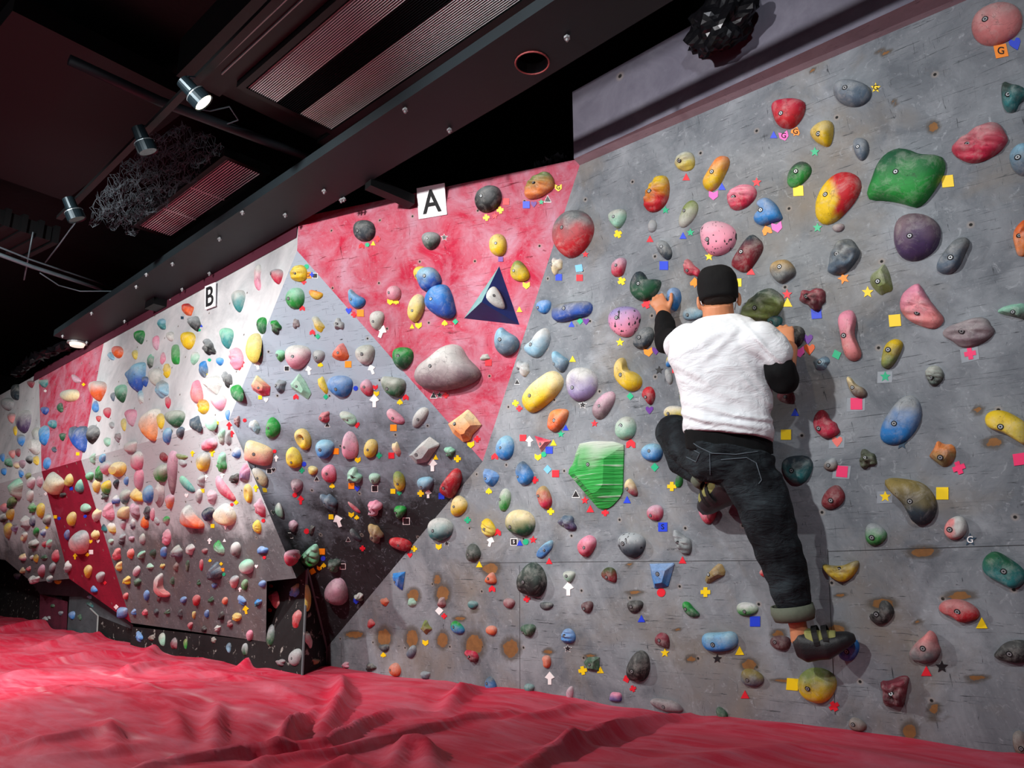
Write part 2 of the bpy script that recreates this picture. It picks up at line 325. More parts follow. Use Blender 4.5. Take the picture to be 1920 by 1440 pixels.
# thin black panel seams on the right wall
SEAM = [((975, 1310), (974, 1060)), ((1566, 1340), (1552, 1030)), ((1552, 1034), (2050, 1018)), ((864, 1056), (1140, 1053)), ((1150, 1053), (1440, 1051)), ((640, 1245), (640, 1205))]
mb = MB()
for (a, bq) in SEAM:
    a, bq = onR(*a, .0006), onR(*bq, .0006); d = nrm(bq - a); s = np.cross(d, NR) * 0.0012; mb.add([a - s, bq - s, bq + s, a + s], [(0, 1, 2, 3)])
mb.obj('trim_5', plain('panel_seam_gap', '1b1c1e'), kind='structure')

# ---------------------------------------------------------------- room shell
mk('ceiling', [(-14, -3.5, 3.75), (3, -3.5, 3.75), (3, 4.5, 3.75), (-14, 4.5, 3.75)], [(0, 1, 2, 3)], M_ceil, kind='structure')
mk('floor', [(-14, -3.5, -.32), (3, -3.5, -.32), (3, 4.5, -.32), (-14, 4.5, -.32)], [(3, 2, 1, 0)], M_ceil, kind='structure')
mk('wall_back', [(-14, -3.5, -.32), (3, -3.5, -.32), (3, -3.5, 3.75), (-14, -3.5, 3.75)], [(0, 1, 2, 3)], M_ceil, kind='structure')
mk('wall_end', [(3, -3.5, -.32), (3, 4.5, -.32), (3, 4.5, 3.75), (3, -3.5, 3.75)], [(0, 1, 2, 3)], M_ceil, kind='structure')
mk('wall_far_end', [(-14, -3.5, -.32), (-14, 4.5, -.32), (-14, 4.5, 3.75), (-14, -3.5, 3.75)], [(3, 2, 1, 0)], M_ceil, kind='structure')
mk('wall_rear', [(-14, 4.4, -.32), (3, 4.4, -.32), (3, 4.4, 3.75), (-14, 4.4, 3.75)], [(3, 2, 1, 0)], M_ceil, kind='structure')

# ---------------------------------------------------------------- soffit board hung along the wall
ZS = 2.83
def yl(X, a, b_): return a[1] + (b_[1] - a[1]) * (X - a[0]) / (b_[0] - a[0])
s1, s2 = onz(100, 630, ZS), onz(1010, 20, ZS); t1, t2 = onz(195, 650, ZS), onz(1000, 160, ZS)
Xa = s1[0]; hc = onz(998, 117, ZS)
N1 = lambda X: np.array([X, yl(X, s1, s2), ZS]); N2 = lambda X: np.array([X, min(yl(X, t1, t2), 2.36), ZS])
V = [N1(1.5), N1(hc[0] + .14), N1(hc[0] - .14), N1(Xa), N2(Xa - .1), N2(hc[0] - .14), N2(hc[0] + .14), N2(1.5)]
nv = len(V); ring = [hc + np.array([.075 * math.cos(a), .075 * math.sin(a), 0]) for a in np.linspace(0, 2 * math.pi, 24, endpoint=False)]
sq = [N2(hc[0] + .14), N2(hc[0] - .14), N1(hc[0] - .14), N1(hc[0] + .14)]
mb = MB(); mb.add([V[2], V[3], V[4], V[5]], [(0, 1, 2, 3)]); mb.add([V[0], V[1], V[6], V[7]], [(0, 1, 2, 3)])
corners = sq
rb = len(mb.V); mb.V += [np.array(q) for q in ring]; cb = len(mb.V); mb.V += [np.array(q) for q in corners]
for k in range(24):
    a = (k + .5) * 15; c0 = 0 if a < 90 else 1 if a < 180 else 2 if a < 270 else 3
    mb.F.append((rb + k, rb + (k + 1) % 24, cb + c0))
    if k in (5, 11, 17, 23): mb.F.append((rb + (k + 1) % 24, cb + (c0 + 1) % 4, cb + c0))
tb = len(mb.V); allv = list(mb.V)
mb.add([q + Z_ * .05 for q in ring], [])
for k in range(24): mb.F.append((rb + k, rb + (k + 1) % 24, tb + (k + 1) % 24, tb + k))
for (a, b_) in ((N1(1.5), N1(Xa)), (N2(Xa - .1), N2(1.5)), (N1(Xa), N2(Xa - .1))): mb.add([a, b_, b_ + Z_ * .06, a + Z_ * .06], [(0, 1, 2, 3)])
mb.obj('ceiling_soffit', M_soffit, kind='structure')
mb = MB(); mb.tube([ring[k] * [1, 1, 0] + Z_ * (ZS - .004) for k in list(range(24)) + [0]], .004, 6, False)
tag(mb.obj('trim_6', plain('hole_rim_red', '8a3a3a', .6), kind='structure'))
# T bolts hanging through the soffit
bolts = [(1063, 66), (843, 240), (645, 370), (608, 355), (535, 400), (455, 395), (640, 372), (412, 445), (324, 492), (275, 512), (256, 535), (393, 510), (342, 540), (321, 560), (234, 600), (172, 585), (163, 640), (118, 628), (760, 202)]
b0 = None
for i, (x, y) in enumerate(bolts):
    q = onz(x, y, ZS); mb = MB(); mb.tube([Z_ * .0, Z_ * -.03], .006, 6); mb.tube([Z_ * -.008, Z_ * -.018], .014, 6)
    if b0 is None: b0 = mb.obj('hanger_bolt', M_steel, group='hanger bolts under the charcoal soffit')
    o = b0 if i == 0 else b0.copy()
    if i: COL.objects.link(o)
    o.location = tuple(q); tag(o, 'small steel hanger bolt poking through the long charcoal soffit board', 'bolt', 'hanger bolts under the charcoal soffit')

# ---------------------------------------------------------------- ceiling equipment
def ceil_grille(name, xa, xb, ya, yb, z, ns, label, bright, lights=False, cross=()):
    e = empty(name, ((xa + xb) / 2, (ya + yb) / 2, z), label, 'vent')
    m = MB(); fr = .035
    m.box((xa - fr, ya - fr, z - .012), (xb + fr, ya, z + .05)); m.box((xa - fr, yb, z - .012), (xb + fr, yb + fr, z + .05))
    m.box((xa - fr, ya, z - .012), (xa, yb, z + .05)); m.box((xb, ya, z - .012), (xb + fr, yb, z + .05))
    m.obj('frame', M_blackmetal, e)
    m = MB(); m.box((xa, ya, z + .06), (xb, yb, z + .07)); m.obj('backing', M_darkslat, e)
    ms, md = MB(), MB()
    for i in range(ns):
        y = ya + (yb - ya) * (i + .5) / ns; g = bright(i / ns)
        (ms if g else md).obox(((xa + xb) / 2, y, z), ((xb - xa) / 2, 0, 0), (0, (yb - ya) / ns * .27, .004), (0, -.001, .003))  # reflected light put into colour: paler slats in the lit bands, dark between
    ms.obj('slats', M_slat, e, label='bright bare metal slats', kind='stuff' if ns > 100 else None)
    if md.V: md.obj('slats', M_darkslat, e, label='dark slats coloured as if unlit')
    for k, c in enumerate(cross):
        m = MB(); x = xa + (xb - xa) * c; m.box((x - .004, ya, z - .008), (x + .004, yb, z - .003)); m.obj('crossbar', M_slat, e)
    return e
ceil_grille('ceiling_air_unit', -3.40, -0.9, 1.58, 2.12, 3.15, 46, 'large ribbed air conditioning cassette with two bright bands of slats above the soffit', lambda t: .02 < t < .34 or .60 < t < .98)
e = empty('air_unit_casing', (-2.2, 1.9, 3.2), 'black air conditioner casing with long side slots around the ribbed cassette', 'air conditioner')
m = MB(); m.box((-3.62, 1.30, 3.17), (-.6, 1.54, 3.4)); m.box((-3.62, 2.16, 3.17), (-.6, 2.40, 3.4)); m.box((-3.62, 1.54, 3.19), (-3.44, 2.16, 3.4)); m.obj('casing', M_blackmetal, e)
for y in (1.40, 1.45, 2.20, 2.235): m = MB(); m.box((-3.42, y, 3.160), (-.7, y + .006, 3.172)); m.obj('slot_edge', plain('dull_alloy', '8a8688', .4, .6), e)
ceil_grille('ceiling_vent', -5.47, -4.12, 1.84, 2.08, 3.13, 14, 'slatted ceiling vent with pinkish bars and two cross wires beside the netting', lambda t: True, cross=(.3, .62))
m = MB(); m.box((-4.95, 2.13, 3.06), (-4.40, 2.137, 3.066)); tag(m.obj('ceiling_rod', M_slat), 'short bright metal rod below the slatted ceiling vent', 'rod')
# pipes and track
def pipe(name, pts, z, r, label, cat, m=M_blackmetal, n=10):
    mb = MB(); mb.tube([onz(x, y, z if not isinstance(z, (list, tuple)) else z[i]) for i, (x, y) in enumerate(pts)], r, n); return tag(mb.obj(name, m, smooth=True), label, cat)
pipe('ceiling_pipe', [(130, 112), (300, 190), (480, 258), (600, 303)], 3.1, .028, 'thick black pipe crossing the ceiling behind the lit spotlight', 'pipe', plain('dark_pipe_paint', '1d242a', .5, .1))
pipe('cable_conduit', [(-40, 463), (60, 500), (200, 545)], 3.0, .016, 'pale conduit pipe entering from the left edge of the photo towards the soffit', 'pipe', plain('grey_conduit', '5d6c75', .4, .3))
pipe('cable_conduit', [(-40, 448), (55, 486), (215, 540)], 3.05, .007, 'thin cable running just above the pale conduit pipe', 'cable', plain('grey_conduit', '5d6c75'))
pipe('hanging_cable', [(75, 512), (110, 535), (150, 546), (210, 546)], 2.98, .005, 'sagging thin cable looping below the pale conduit pipe', 'cable', plain('grey_conduit', '5d6c75'))
pipe('hanging_cable', [(45, 525), (62, 435)], [2.95, 3.25], .006, 'short cable hanging vertically across the pale conduit pipe', 'cable', plain('grey_conduit', '5d6c75'))
pipe('hanging_cable', [(85, 492), (110, 460), (150, 405), (152, 395)], [3.02, 3.05, 3.1, 3.76], .005, 'cable dropping from the farthest spotlight to the conduit', 'cable', plain('grey_conduit', '5d6c75'))
pipe('hanging_cable', [(362, 172), (375, 205), (395, 208), (430, 200), (447, 225), (420, 235)], [2.93, 3.0, 3.05, 3.08, 3.1, 3.1], .004, 'loose looped cable just right of the lit spotlight', 'cable', plain('grey_conduit', '5d6c75'))
def line3(a, b): return nrm(b - a)
ta, tb_ = onz(120, 400, 3.0), onz(400, 118, 3.0); td = nrm(tb_ - ta)
m = MB(); sN = np.cross(td, Z_) * .018
L = np.linalg.norm(tb_ - ta)
m.obox(ta + td * (L / 2 + .9), td * (L / 2 + 1.0), sN, Z_ * .012); tag(m.obj('lighting_track', M_blackmetal), 'long black lighting track carrying the three spotlights', 'track')
def track_lamp(x, y, aim, on, label, s=1.0):
    q = onz(x, y, 2.905); e = empty('track_spotlight', q, label, 'spotlight', 'spotlights on the ceiling track')
    a = nrm(np.array(aim, float)); m = MB(); m.tube([q - a * .07 * s, q - a * .0 * s, q + a * .003], [.034 * s, .036 * s, .036 * s], 20); m.obj('housing', M_gunmetal, e, smooth=False)
    m = MB(); m.tube([q, q + a * .012, q + a * .02, q + a * .075], [.036 * s, .05 * s, .052 * s, .052 * s], 24, False)
    m.tube([q + a * .075, q + a * .068], [.052 * s, .044 * s], 24, False); m.obj('lamp_shade', M_gunmetal, e)
    m = MB(); m.tube([q + a * .014, q + a * .019], [.053 * s, .053 * s], 24); m.obj('rim', plain('bright_lamp_rim', 'a9b8c0', .25, .8), e)
    m = MB(); m.tube([q + a * .066, q + a * .070], [.045 * s, .045 * s], 24)
    if on:
        t = NT('lit_lamp_lens'); t.b.inputs['Emission Color'].default_value = (1, .86, .55, 1); t.b.inputs['Emission Strength'].default_value = 14; mm = t.fin((1, .9, .7))
    else: mm = plain('unlit_lamp_lens', '20262a', .2)
    m.obj('lens', mm, e, label='glowing lens' if on else None)
    m = MB(); m.tube([q - a * .05, q - a * .05 + np.array([.02, 0, .03]), q + Z_ * .082], .006, 6); m.obj('bracket', M_gunmetal, e); return e
track_lamp(362, 172, (.35, .75, -.75), True, 'lit track spotlight with a glowing warm lens, nearest the ribbed air unit')
track_lamp(268, 262, (.1, .45, -.9), False, 'unlit dark track spotlight in the middle of the ceiling track', 1.0)
track_lamp(136, 392, (.1, .45, -.9), False, 'unlit track spotlight at the far end of the ceiling track', 1.05)
q = onz(145, 644, ZS - .01); e = empty('soffit_downlight', q, 'small lit white downlight at the far end of the charcoal soffit', 'lamp')
t = NT('downlight_glow'); t.b.inputs['Emission Color'].default_value = (1, .93, .78, 1); t.b.inputs['Emission Strength'].default_value = 0.75; mm = t.fin((.8, .78, .7))
m = MB(); m.tube([q + Z_ * .01, q - Z_ * .03], [.075, .06], 20); m.obj('lens', mm, e); m = MB(); m.tube([q + Z_ * .012, q - Z_ * .003], [.09, .09], 20); m.obj('rim', M_steel, e)
# bracket arm in front of the red facet, and black block under the soffit further left
q1, q2 = onz(690, 343, 2.82), onz(772, 378, 2.80); d = nrm(q2 - q1); s = nrm(np.cross(d, Z_))
m = MB(); m.obox((q1 + q2) / 2, d * np.linalg.norm(q2 - q1) / 2, s * .035, Z_ * .03); tag(m.obj('steel_bracket', M_blackmetal), 'black beam bracket reaching from the soffit towards the A sign', 'bracket')
q1, q2 = onz(288, 572, 2.81), onz(314, 574, 2.79); m = MB(); m.obox((q1 + q2) / 2, (.09, 0, 0), (0, .09, 0), (0, 0, .03)); tag(m.obj('steel_bracket', M_blackmetal), 'short black bracket under the soffit left of the B sign', 'bracket')
# crumpled black foil by the upper panel
me = MB(); bm = bmesh.new(); bmesh.ops.create_icosphere(bm, subdivisions=4, radius=1)
cc = onz(1355, 45, 3.2); cc = onp(1352, 42, e0 - np.array([0, .12, 0]), nrm(np.cross(ed, Z_)))
for v in bm.verts:
    n = mnoise.noise(v.co * 2.2) * .35 + mnoise.noise(v.co * 6) * .14; c = v.co * (1 + n); v.co = Vector(cc) + Vector((c.x * .16, c.y * .09, c.z * .14))
me_ = bpy.data.meshes.new('duct_foil'); bm.to_mesh(me_); bm.free(); me_.materials.append(plain('black_crinkled_foil', '17171b', .25, .5)); o = bpy.data.objects.new('duct_foil', me_); COL.objects.link(o)
tag(o, 'crumpled black foil lump hanging over the upper grey panel', 'foil')
# torn foil edges along the wall tops
def foil(name, pts, z, label, w=.07):
    P = [onz(x, y, z) for x, y in pts]; V = []; n = len(P); N = n * 10
    for i in range(N + 1):
        t = i / N * (n - 1); k = min(int(t), n - 2); q = P[k] + (P[k + 1] - P[k]) * (t - k)
        for j in range(7): a = j / 6 * math.pi; V.append(q + np.array([0, -math.cos(a) * w, -math.sin(a) * w * .8 + .03]) + np.array([rng.normal() * .012, rng.normal() * .014, rng.normal() * .014]))
    Fq = [(i * 7 + j, i * 7 + j + 1, (i + 1) * 7 + j + 1, (i + 1) * 7 + j) for i in range(N) for j in range(6)]
    return tag(mk(name, V, Fq, plain('black_crinkled_foil', '17171b', .25, .5)), label, 'foil')
foil('duct_foil', [(1010, 318), (1062, 302)], 2.93, 'crinkled black foil at the top right corner of the red facet', .03)
foil('duct_foil', [(30, 705), (70, 672), (150, 640)], 2.86, 'crinkled black foil along the far end of the soffit', .06)
# tangled netting next to the vent
V = []; nx, ny = 90, 22
g0, g1 = onz(252, 430, 3.1), onz(425, 280, 3.1)
for i in range(nx):
    for j in range(ny):
        q = g0 + (g1 - g0) * i / (nx - 1) + np.array([0, -.012 - .012 * j, 0]); w_ = .4 + .6 * math.sin(i / nx * 3.1)
        V.append(q + np.array([rng.normal() * .012, -.05 * w_ * (j / ny) * 2 + rng.normal() * .010, -.05 * math.sin(j * .7 + i * .21) - .03 * math.sin(i * .5) + rng.normal() * .012]))
Fq = [(i * ny + j, i * ny + j + 1, (i + 1) * ny + j + 1, (i + 1) * ny + j) for i in range(nx - 1) for j in range(ny - 1)]
o = mk('safety_net', V, Fq, plain('grey_net_cord', '4c565e', .8)); md = o.modifiers.new('wire', 'WIREFRAME'); md.thickness = .0025
tag(o, 'bunched grey safety netting lying along the slatted ceiling vent', 'net')
# a few ceiling joists / ducts in the dark
for i, (a, b_, z, lab) in enumerate((((0, 300), (190, 120), 3.5, 'broad dark duct in the upper left ceiling corner'), ((-30, 420), (60, 450), 3.3, 'ribbed dark duct above the conduit at the left edge'))):
    qa, qb = onz(*a, z), onz(*b_, z); d = nrm(qb - qa); s = np.cross(d, Z_); m = MB(); m.obox((qa + qb) / 2, d * np.linalg.norm(qb - qa) * .6, s * (.5 if i == 0 else .25), Z_ * .06)
    if i:
        for k in range(5): m.obox((qa + qb) / 2 + d * (k - 2) * .12, d * .02, s * .28, Z_ * .075)
    tag(m.obj('ceiling_duct', plain('dark_duct', '05080c', .6)), lab, 'duct')

from mathutils.bvhtree import BVHTree
TREE = BVHTree.FromPolygons(BVHV, BVHF)
def hitw(x, y):
    d = Vector(ray(x, y)).normalized(); loc, n, i, dist = TREE.ray_cast(Vector(CAM), d)
    if loc is None: return None
    n = np.array(n); n = n if n @ np.array(d) < 0 else -n; return np.array(loc), n

# ---------------------------------------------------------------- lettered signs
def text_mesh(s, size):
    c = bpy.data.curves.new('lettering', 'FONT'); c.body = s; c.size = size; c.align_x = 'CENTER'; c.align_y = 'CENTER'; c.extrude = .0006; c.offset = size * .012
    o = bpy.data.objects.new('lettering', c); COL.objects.link(o); dg = bpy.context.evaluated_depsgraph_get(); me = bpy.data.meshes.new_from_object(o.evaluated_get(dg)); bpy.data.objects.remove(o); return me
def sign(ch, quad, label, sx=1.0, sy=1.0):
    c, n = hitw(sum(q[0] for q in quad) / 4, sum(q[1] for q in quad) / 4)
    Q = [onp(x, y, c + n * .02, n) for x, y in quad]; cen = sum(Q) / 4; e = empty('letter_sign', cen, label, 'sign')
    m = MB(); m.add(Q + [q - n * .006 for q in Q], [(0, 1, 2, 3), (7, 6, 5, 4), (0, 4, 5, 1), (1, 5, 6, 2), (2, 6, 7, 3), (3, 7, 4, 0)]); m.obj('board', M_white, e)
    u = (Q[1] - Q[0] + Q[2] - Q[3]) / 2; v = (Q[0] - Q[3] + Q[1] - Q[2]) / 2
    me = text_mesh(ch, 1.0); xs = [vv.co.x for vv in me.vertices]; ys = [vv.co.y for vv in me.vertices]
    for vv in me.vertices:
        a = (vv.co.x - (min(xs) + max(xs)) / 2) / (max(xs) - min(xs)) * sx; b_ = (vv.co.y - (min(ys) + max(ys)) / 2) / (max(ys) - min(ys)) * sy
        q = n * (.0025 + vv.co.z) + u * a + v * b_; vv.co = Vector(q)
    me.materials.clear(); me.materials.append(M_ink); me.name = 'letter'; o = bpy.data.objects.new('letter', me); COL.objects.link(o); o.parent = e; return e
sign('A', [(781, 353), (833, 343), (838, 402), (785, 411)], 'square white sign with a black letter A hung on the red facet', .66, .74)
sign('B', [(384, 537), (404, 529), (403, 574), (384, 581)], 'white sign with a black letter B on the pale wall below the soffit', .72, .82)
# ---------------------------------------------------------------- climbing holds
PAL = dict(y='e0bd1c', Y='d9c65a', g='22943c', G='1f5a3c', m='93cdb4', t='2c7f82', b='2b83cf', B='2350a8', l='86b4cc', n='263a6a', s='56687a', S='2c3a44', k='17191b', K='101214', w='c9cac8',
           W='e2dfd6', e='9ca2a6', E='6e7477', r='c3202c', R='8a1528', c='c22a4a', p='e08fa8', P='d98585', q='c9a2b4', u='4c3a62', U='8f84b0', o='e0622a', O='e8884a', a='a98f62', A='8a7a44', v='8a3a48', V='5c2430', x='e0cfa0', h='7a8a4c', H='3f4a2a', d='3a4a44', z='7d6a72', j='6e5a50', f='b3b8b0')
NAMES = dict(y='yellow', Y='pale yellow', g='green', G='dark green', m='mint green', t='teal', b='bright blue', B='deep blue', l='light blue', n='navy blue', s='slate blue', S='dark slate', k='black', K='black', w='pale grey', W='off-white', e='grey', E='mid-grey',
             r='red', R='dark red', c='crimson', p='pink', P='salmon pink', q='dusty pink', u='dark purple', U='lilac', o='orange-red', O='orange', a='tan', A='khaki', v='maroon', V='dark maroon', x='cream', h='olive green', H='dark olive', d='grey-green', z='mauve', j='brown', f='pale grey-green')
def hold_material():
    t = NT('moulded_resin_hold'); a = t.n('ShaderNodeAttribute'); a.attribute_name = 'Col'; tc = t.n('ShaderNodeTexCoord').outputs['Object']
    n = t.noise(tc, 30, 6, 0.7); c = t.mix(t.ramp(n, .30, .75), t.mix(1.0, a.outputs['Color'], (.72, .72, .72), 'MULTIPLY'), a.outputs['Color'])
    n2 = t.noise(tc, 14, 7, 0.72, .5); c = t.mix(t.ramp(n2, .48, .80, (0, 0, 0), (.55, .55, .55)), c, lin('bdbdb8'))
    v_ = t.n('ShaderNodeTexVoronoi', feature='DISTANCE_TO_EDGE'); v_.inputs['Scale'].default_value = 14; t.l(t.mix(.06, tc, t.n('ShaderNodeTexNoise').outputs['Color']), v_.inputs['Vector'])
    c = t.mix(t.ramp(v_.outputs[0], .0, .018, (.45, .45, .45), (0, 0, 0)), c, (.03, .03, .03))
    n3 = t.noise(tc, 90, 3, 0.6); c = t.mix(t.ramp(n3, .68, .74), c, t.mix(1.0, a.outputs['Color'], (.3, .3, .3), 'MULTIPLY'))
    t.bump(t.noise(tc, 160, 3), .18, .003); return t.fin(c, .62, 0, .35)
M_hold = hold_material()
t_ = NT('speckled_resin_hold'); a_ = t_.n('ShaderNodeAttribute'); a_.attribute_name = 'Col'; tc_ = t_.n('ShaderNodeTexCoord').outputs['Object']
c_ = t_.mix(t_.ramp(t_.noise(t_.map(tc_, (1, 1, .45)), 60, 2, .5), .62, .65), a_.outputs['Color'], lin('2a2a30')); c_ = t_.mix(t_.ramp(t_.noise(tc_, 12, 5, .7), .6, .85), c_, lin('c4c4c0'))
t_.bump(t_.noise(tc_, 60, 2), .2, .004); M_speck = t_.fin(c_, .6, 0, .35)

t_ = NT('sawn_ridged_resin'); a_ = t_.n('ShaderNodeAttribute'); a_.attribute_name = 'Col'; tc_ = t_.n('ShaderNodeTexCoord').outputs['Object']
wv_ = t_.noise(t_.map(tc_, (2.5, 2.5, 70), (0, .12, 0)), 1.0, 3, .6); t_.bump(wv_, .9, .02); M_saw = t_.fin(t_.mix(t_.ramp(wv_, .58, .70), a_.outputs['Color'], lin('c9d4c8')), .55, 0, .35)

def chaikin(P, it=2):
    P = [np.array(q, float) for q in P]
    for _ in range(it): P = [w_ for i in range(len(P)) for w_ in (P[i] * .75 + P[(i + 1) % len(P)] * .25, P[i] * .25 + P[(i + 1) % len(P)] * .75)]
    return np.array(P)
def resample(P, n):
    P = np.array(P); Q = np.vstack([P, P[:1]]); L = np.r_[0, np.cumsum(np.linalg.norm(np.diff(Q, axis=0), axis=1))]
    s = np.linspace(0, L[-1], n, endpoint=False); return np.stack([np.interp(s, L, Q[:, 0]), np.interp(s, L, Q[:, 1])], 1)
def outline(kind, w, h, rot, seed):
    r = np.random.default_rng(seed); n = 28; t = np.linspace(0, 2 * math.pi, n, endpoint=False)
    pw = {'x': .55, 'f': .8}.get(kind, .92); X = np.sign(np.cos(t)) * np.abs(np.cos(t)) ** pw; Y = np.sign(np.sin(t)) * np.abs(np.sin(t)) ** pw
    ph = r.uniform(0, 6.28, 4); am = {'c': .16, 'f': .10, 'r': .05}.get(kind, .045)
    rr = 1 + am * np.cos(2 * t + ph[0]) * .6 + am * np.cos(3 * t + ph[1]) + (am * .7 * np.cos(5 * t + ph[2]) if kind in 'cf' else 0)
    if kind in 'se': X = X * (1 + .16 * (Y if w < h * 1.4 else 0)); 
    if kind == 'd': X = X * (1 - .35 * Y)           # drop: narrow top
    if kind == 'D': X = X * (1 - .42 * -Y)          # taper to the bottom
    if kind == 'n': Y = Y + .35 * (X ** 2) - .17     # banana
    X, Y = X * rr, Y * rr; X /= np.ptp(X) / 2; Y /= np.ptp(Y) / 2
    X, Y = X * w / 2, Y * h / 2; a = math.radians(rot)
    return np.stack([X * math.cos(a) - Y * math.sin(a), -(X * math.sin(a) + Y * math.cos(a))], 1)
CH = np.array(lin('b9bab8'))
def colours(code):
    """code like 'r' 'r/e' (bottom/top) 'y|r' (left|right)"""
    if '|' in code: a, b_ = code.split('|'); return np.array(lin(PAL[a])), np.array(lin(PAL[b_])), 'x'
    if '/' in code: a, b_ = code.split('/'); return np.array(lin(PAL[a])), np.array(lin(PAL[b_])), 'y'
    c = np.array(lin(PAL[code])); return c, c * .62 + CH * .38 * (1 if code not in 'kKSVRGdH' else .35), 'y'
SIGHT = []   # everything placed, for telling things apart in words
def build_hold(x, y, w, h, rot, kind, code, desc=None, pts=None, bolt=None, dk=None, host=None):
    hq = hitw(x, y) if host is None else host
    if hq is None: print('MISS', x, y); return None
    P, n = hq; u = nrm(np.cross(n, Z_)); v = np.cross(u, n)
    if (proj(P + u * .01) - proj(P))[0] < 0: u = -u
    if v[2] < 0: v = -v
    e = .01; J0 = proj(P); Ju = (proj(P + u * e) - J0) / e; Jv = (proj(P + v * e) - J0) / e; Jn = (proj(P + n * e) - J0) / e
    if pts is None and x < 540 and kind == 's' and not desc: kind = ('DDDsfD' if y < 860 else 'sDfcsD')[int(x * 5 + y * 3) % 6]
    poly = (np.array(pts, float) - [x, y]) if pts is not None else outline(kind, w, h, rot, int(x * 7 + y * 13))
    if pts is not None: poly = resample(chaikin(poly, 1 if kind in 'fF' else 2) if kind != 'F' else poly, 36)
    ww, hh = np.ptp(poly[:, 0]), np.ptp(poly[:, 1]); sc = np.linalg.norm(Jv)
    area = min(ww, hh) if pts is None else min(min(ww, hh), math.sqrt(abs(sum(poly[i, 0] * poly[(i + 1) % len(poly), 1] - poly[(i + 1) % len(poly), 0] * poly[i, 1] for i in range(len(poly)))) / 2))
    mn = min(w, h) if pts is None else area
    dk = dk or {'F': .42, 'f': .5, 'c': .5, 'r': .42, 'h': .5}.get(kind, .48)
    d = dk * mn / sc * (.78 if mn > 55 else .95); jn = abs(Jn[0])
    d = min(d, .62 * ww / max(jn, 1e-6)); gz = .60 if x < 540 else .26; shr = max(.40, (ww - gz * d * jn) / ww)
    c0 = -(.40 if x < 540 else .2) * d * Jn
    Ji = np.linalg.inv(np.stack([Ju, Jv], 1))
    if n[2] < -.05 or True: c0 = np.array([c0[0], c0[1] * .5])
    off = Ji @ c0; base = P + u * off[0] + v * off[1]
    L = np.array([Ji @ np.array([q[0] * shr, q[1]]) for q in poly])       # metres in the panel plane
    m = len(L); ca, cb, ax = colours(code)
    small = mn < 26; rings = 5 if small else 9
    if kind == 'F': rings = 5
    V, C = [], []; r = np.random.default_rng(int(x * 3 + y)); sh = np.array([r.uniform(-.12, .12), r.uniform(-.02, .22)]); Lx, Ly = np.ptp(L[:, 0]), np.ptp(L[:, 1])
    gphi = r.uniform(0, 3.14); vmin, vmax = L[:, 1].min(), L[:, 1].max(); umin, umax = L[:, 0].min(), L[:, 0].max()
    sd = Vector((x * .13, y * .17, 3.1))
    def hgt(rad, q):
        if kind == 'F': z = 1.0 if rad < .52 else (1 - rad) / .48 if rad < 1 else 0
        elif kind == 'h': z = math.sqrt(max(0, 1 - rad ** 2.6)) * (1 - .75 * math.exp(-(rad / .38) ** 4))
        elif kind in 'f': z = min(1, (1 - rad) * 1.9) ** .8 if rad < 1 else 0
        elif pts is not None: z = max(0, 1 - rad ** 4.2) ** .6
        else: z = max(0, 1 - rad ** 2.7) ** .6
        if kind == 'r': z *= 1 + .20 * math.sin((q[0] * math.cos(gphi) * .35 + q[1] * math.sin(gphi + .9)) / max(Lx, Ly) * 34)
        if kind == 'c': z *= 1 + .55 * mnoise.noise(Vector((q[0], q[1], 0)) * (5.5 / max(Lx, Ly)) + sd)
        elif kind != 'F': z *= 1 + .16 * mnoise.noise(Vector((q[0], q[1], 0)) * (3 / max(Lx, Ly)) + sd)
        return z
    for i in range(rings + 1):
        t = i / rings; rad = math.cos(t * math.pi / 2) ** (.85 if pts is None else .6) if kind != 'F' else [1, .999, .78, .52, .25, 0][i]
        if i == rings: rad = 0.0
        for j in range(m):
            q = L[j] * rad + sh * (Lx, Ly) * (1 - rad) ** 1.5 * .5; z = d * hgt(rad, q)
            if kind == 'F' and i == 1: z = d * .12
            if i == 0: z = -.002
            V.append(base + u * q[0] + v * q[1] + n * z)
            g = (q[1] - vmin) / (vmax - vmin) if ax == 'y' else (q[0] - umin) / (umax - umin)
            g += .22 * mnoise.noise(Vector((q[0], q[1], z)) * (4 / max(Lx, Ly)) + sd); lo, hi = ((.25, .85) if kind != 'F' or mn < 60 else (.62, 1.0)) if ax == 'y' else (.42, .58)
            g = min(1, max(0, (g - lo) / (hi - lo))); C.append(ca * (1 - g) + cb * g)
            if i == rings: break
    Fc = []
    for i in range(rings - 1):
        for j in range(m): j2 = (j + 1) % m; Fc.append((i * m + j, i * m + j2, (i + 1) * m + j2, (i + 1) * m + j))
    last = rings * m
    for j in range(m): Fc.append(((rings - 1) * m + j, (rings - 1) * m + (j + 1) % m, last))
    a0 = np.cross(V[1] - V[0], V[m] - V[0])
    if np.cross(np.array(V[m]) - V[0], np.array(V[1]) - V[0]) @ (V[last] - V[0] + n) > 0 and False: pass
    # orientation from the polygon's winding in (u, v, n)
    ar = sum(L[i][0] * L[(i + 1) % m][1] - L[(i + 1) % m][0] * L[i][1] for i in range(m))
    if (ar < 0) ^ (np.cross(u, v) @ n < 0): Fc = [q[::-1] for q in Fc]
    V = [q - base for q in V]
    o = mk('climbing_hold', V, Fc, M_speck if (desc and 'speckled' in desc) else M_saw if (desc and 'sawn' in desc) else M_hold, smooth=kind != 'F', cols=C)
    o.location = tuple(base)
    if kind == 'f':
        o.data.polygons.foreach_set('use_smooth', [False] * len(o.data.polygons))
    if bolt is None: bolt = mn >= 20 and x > 480
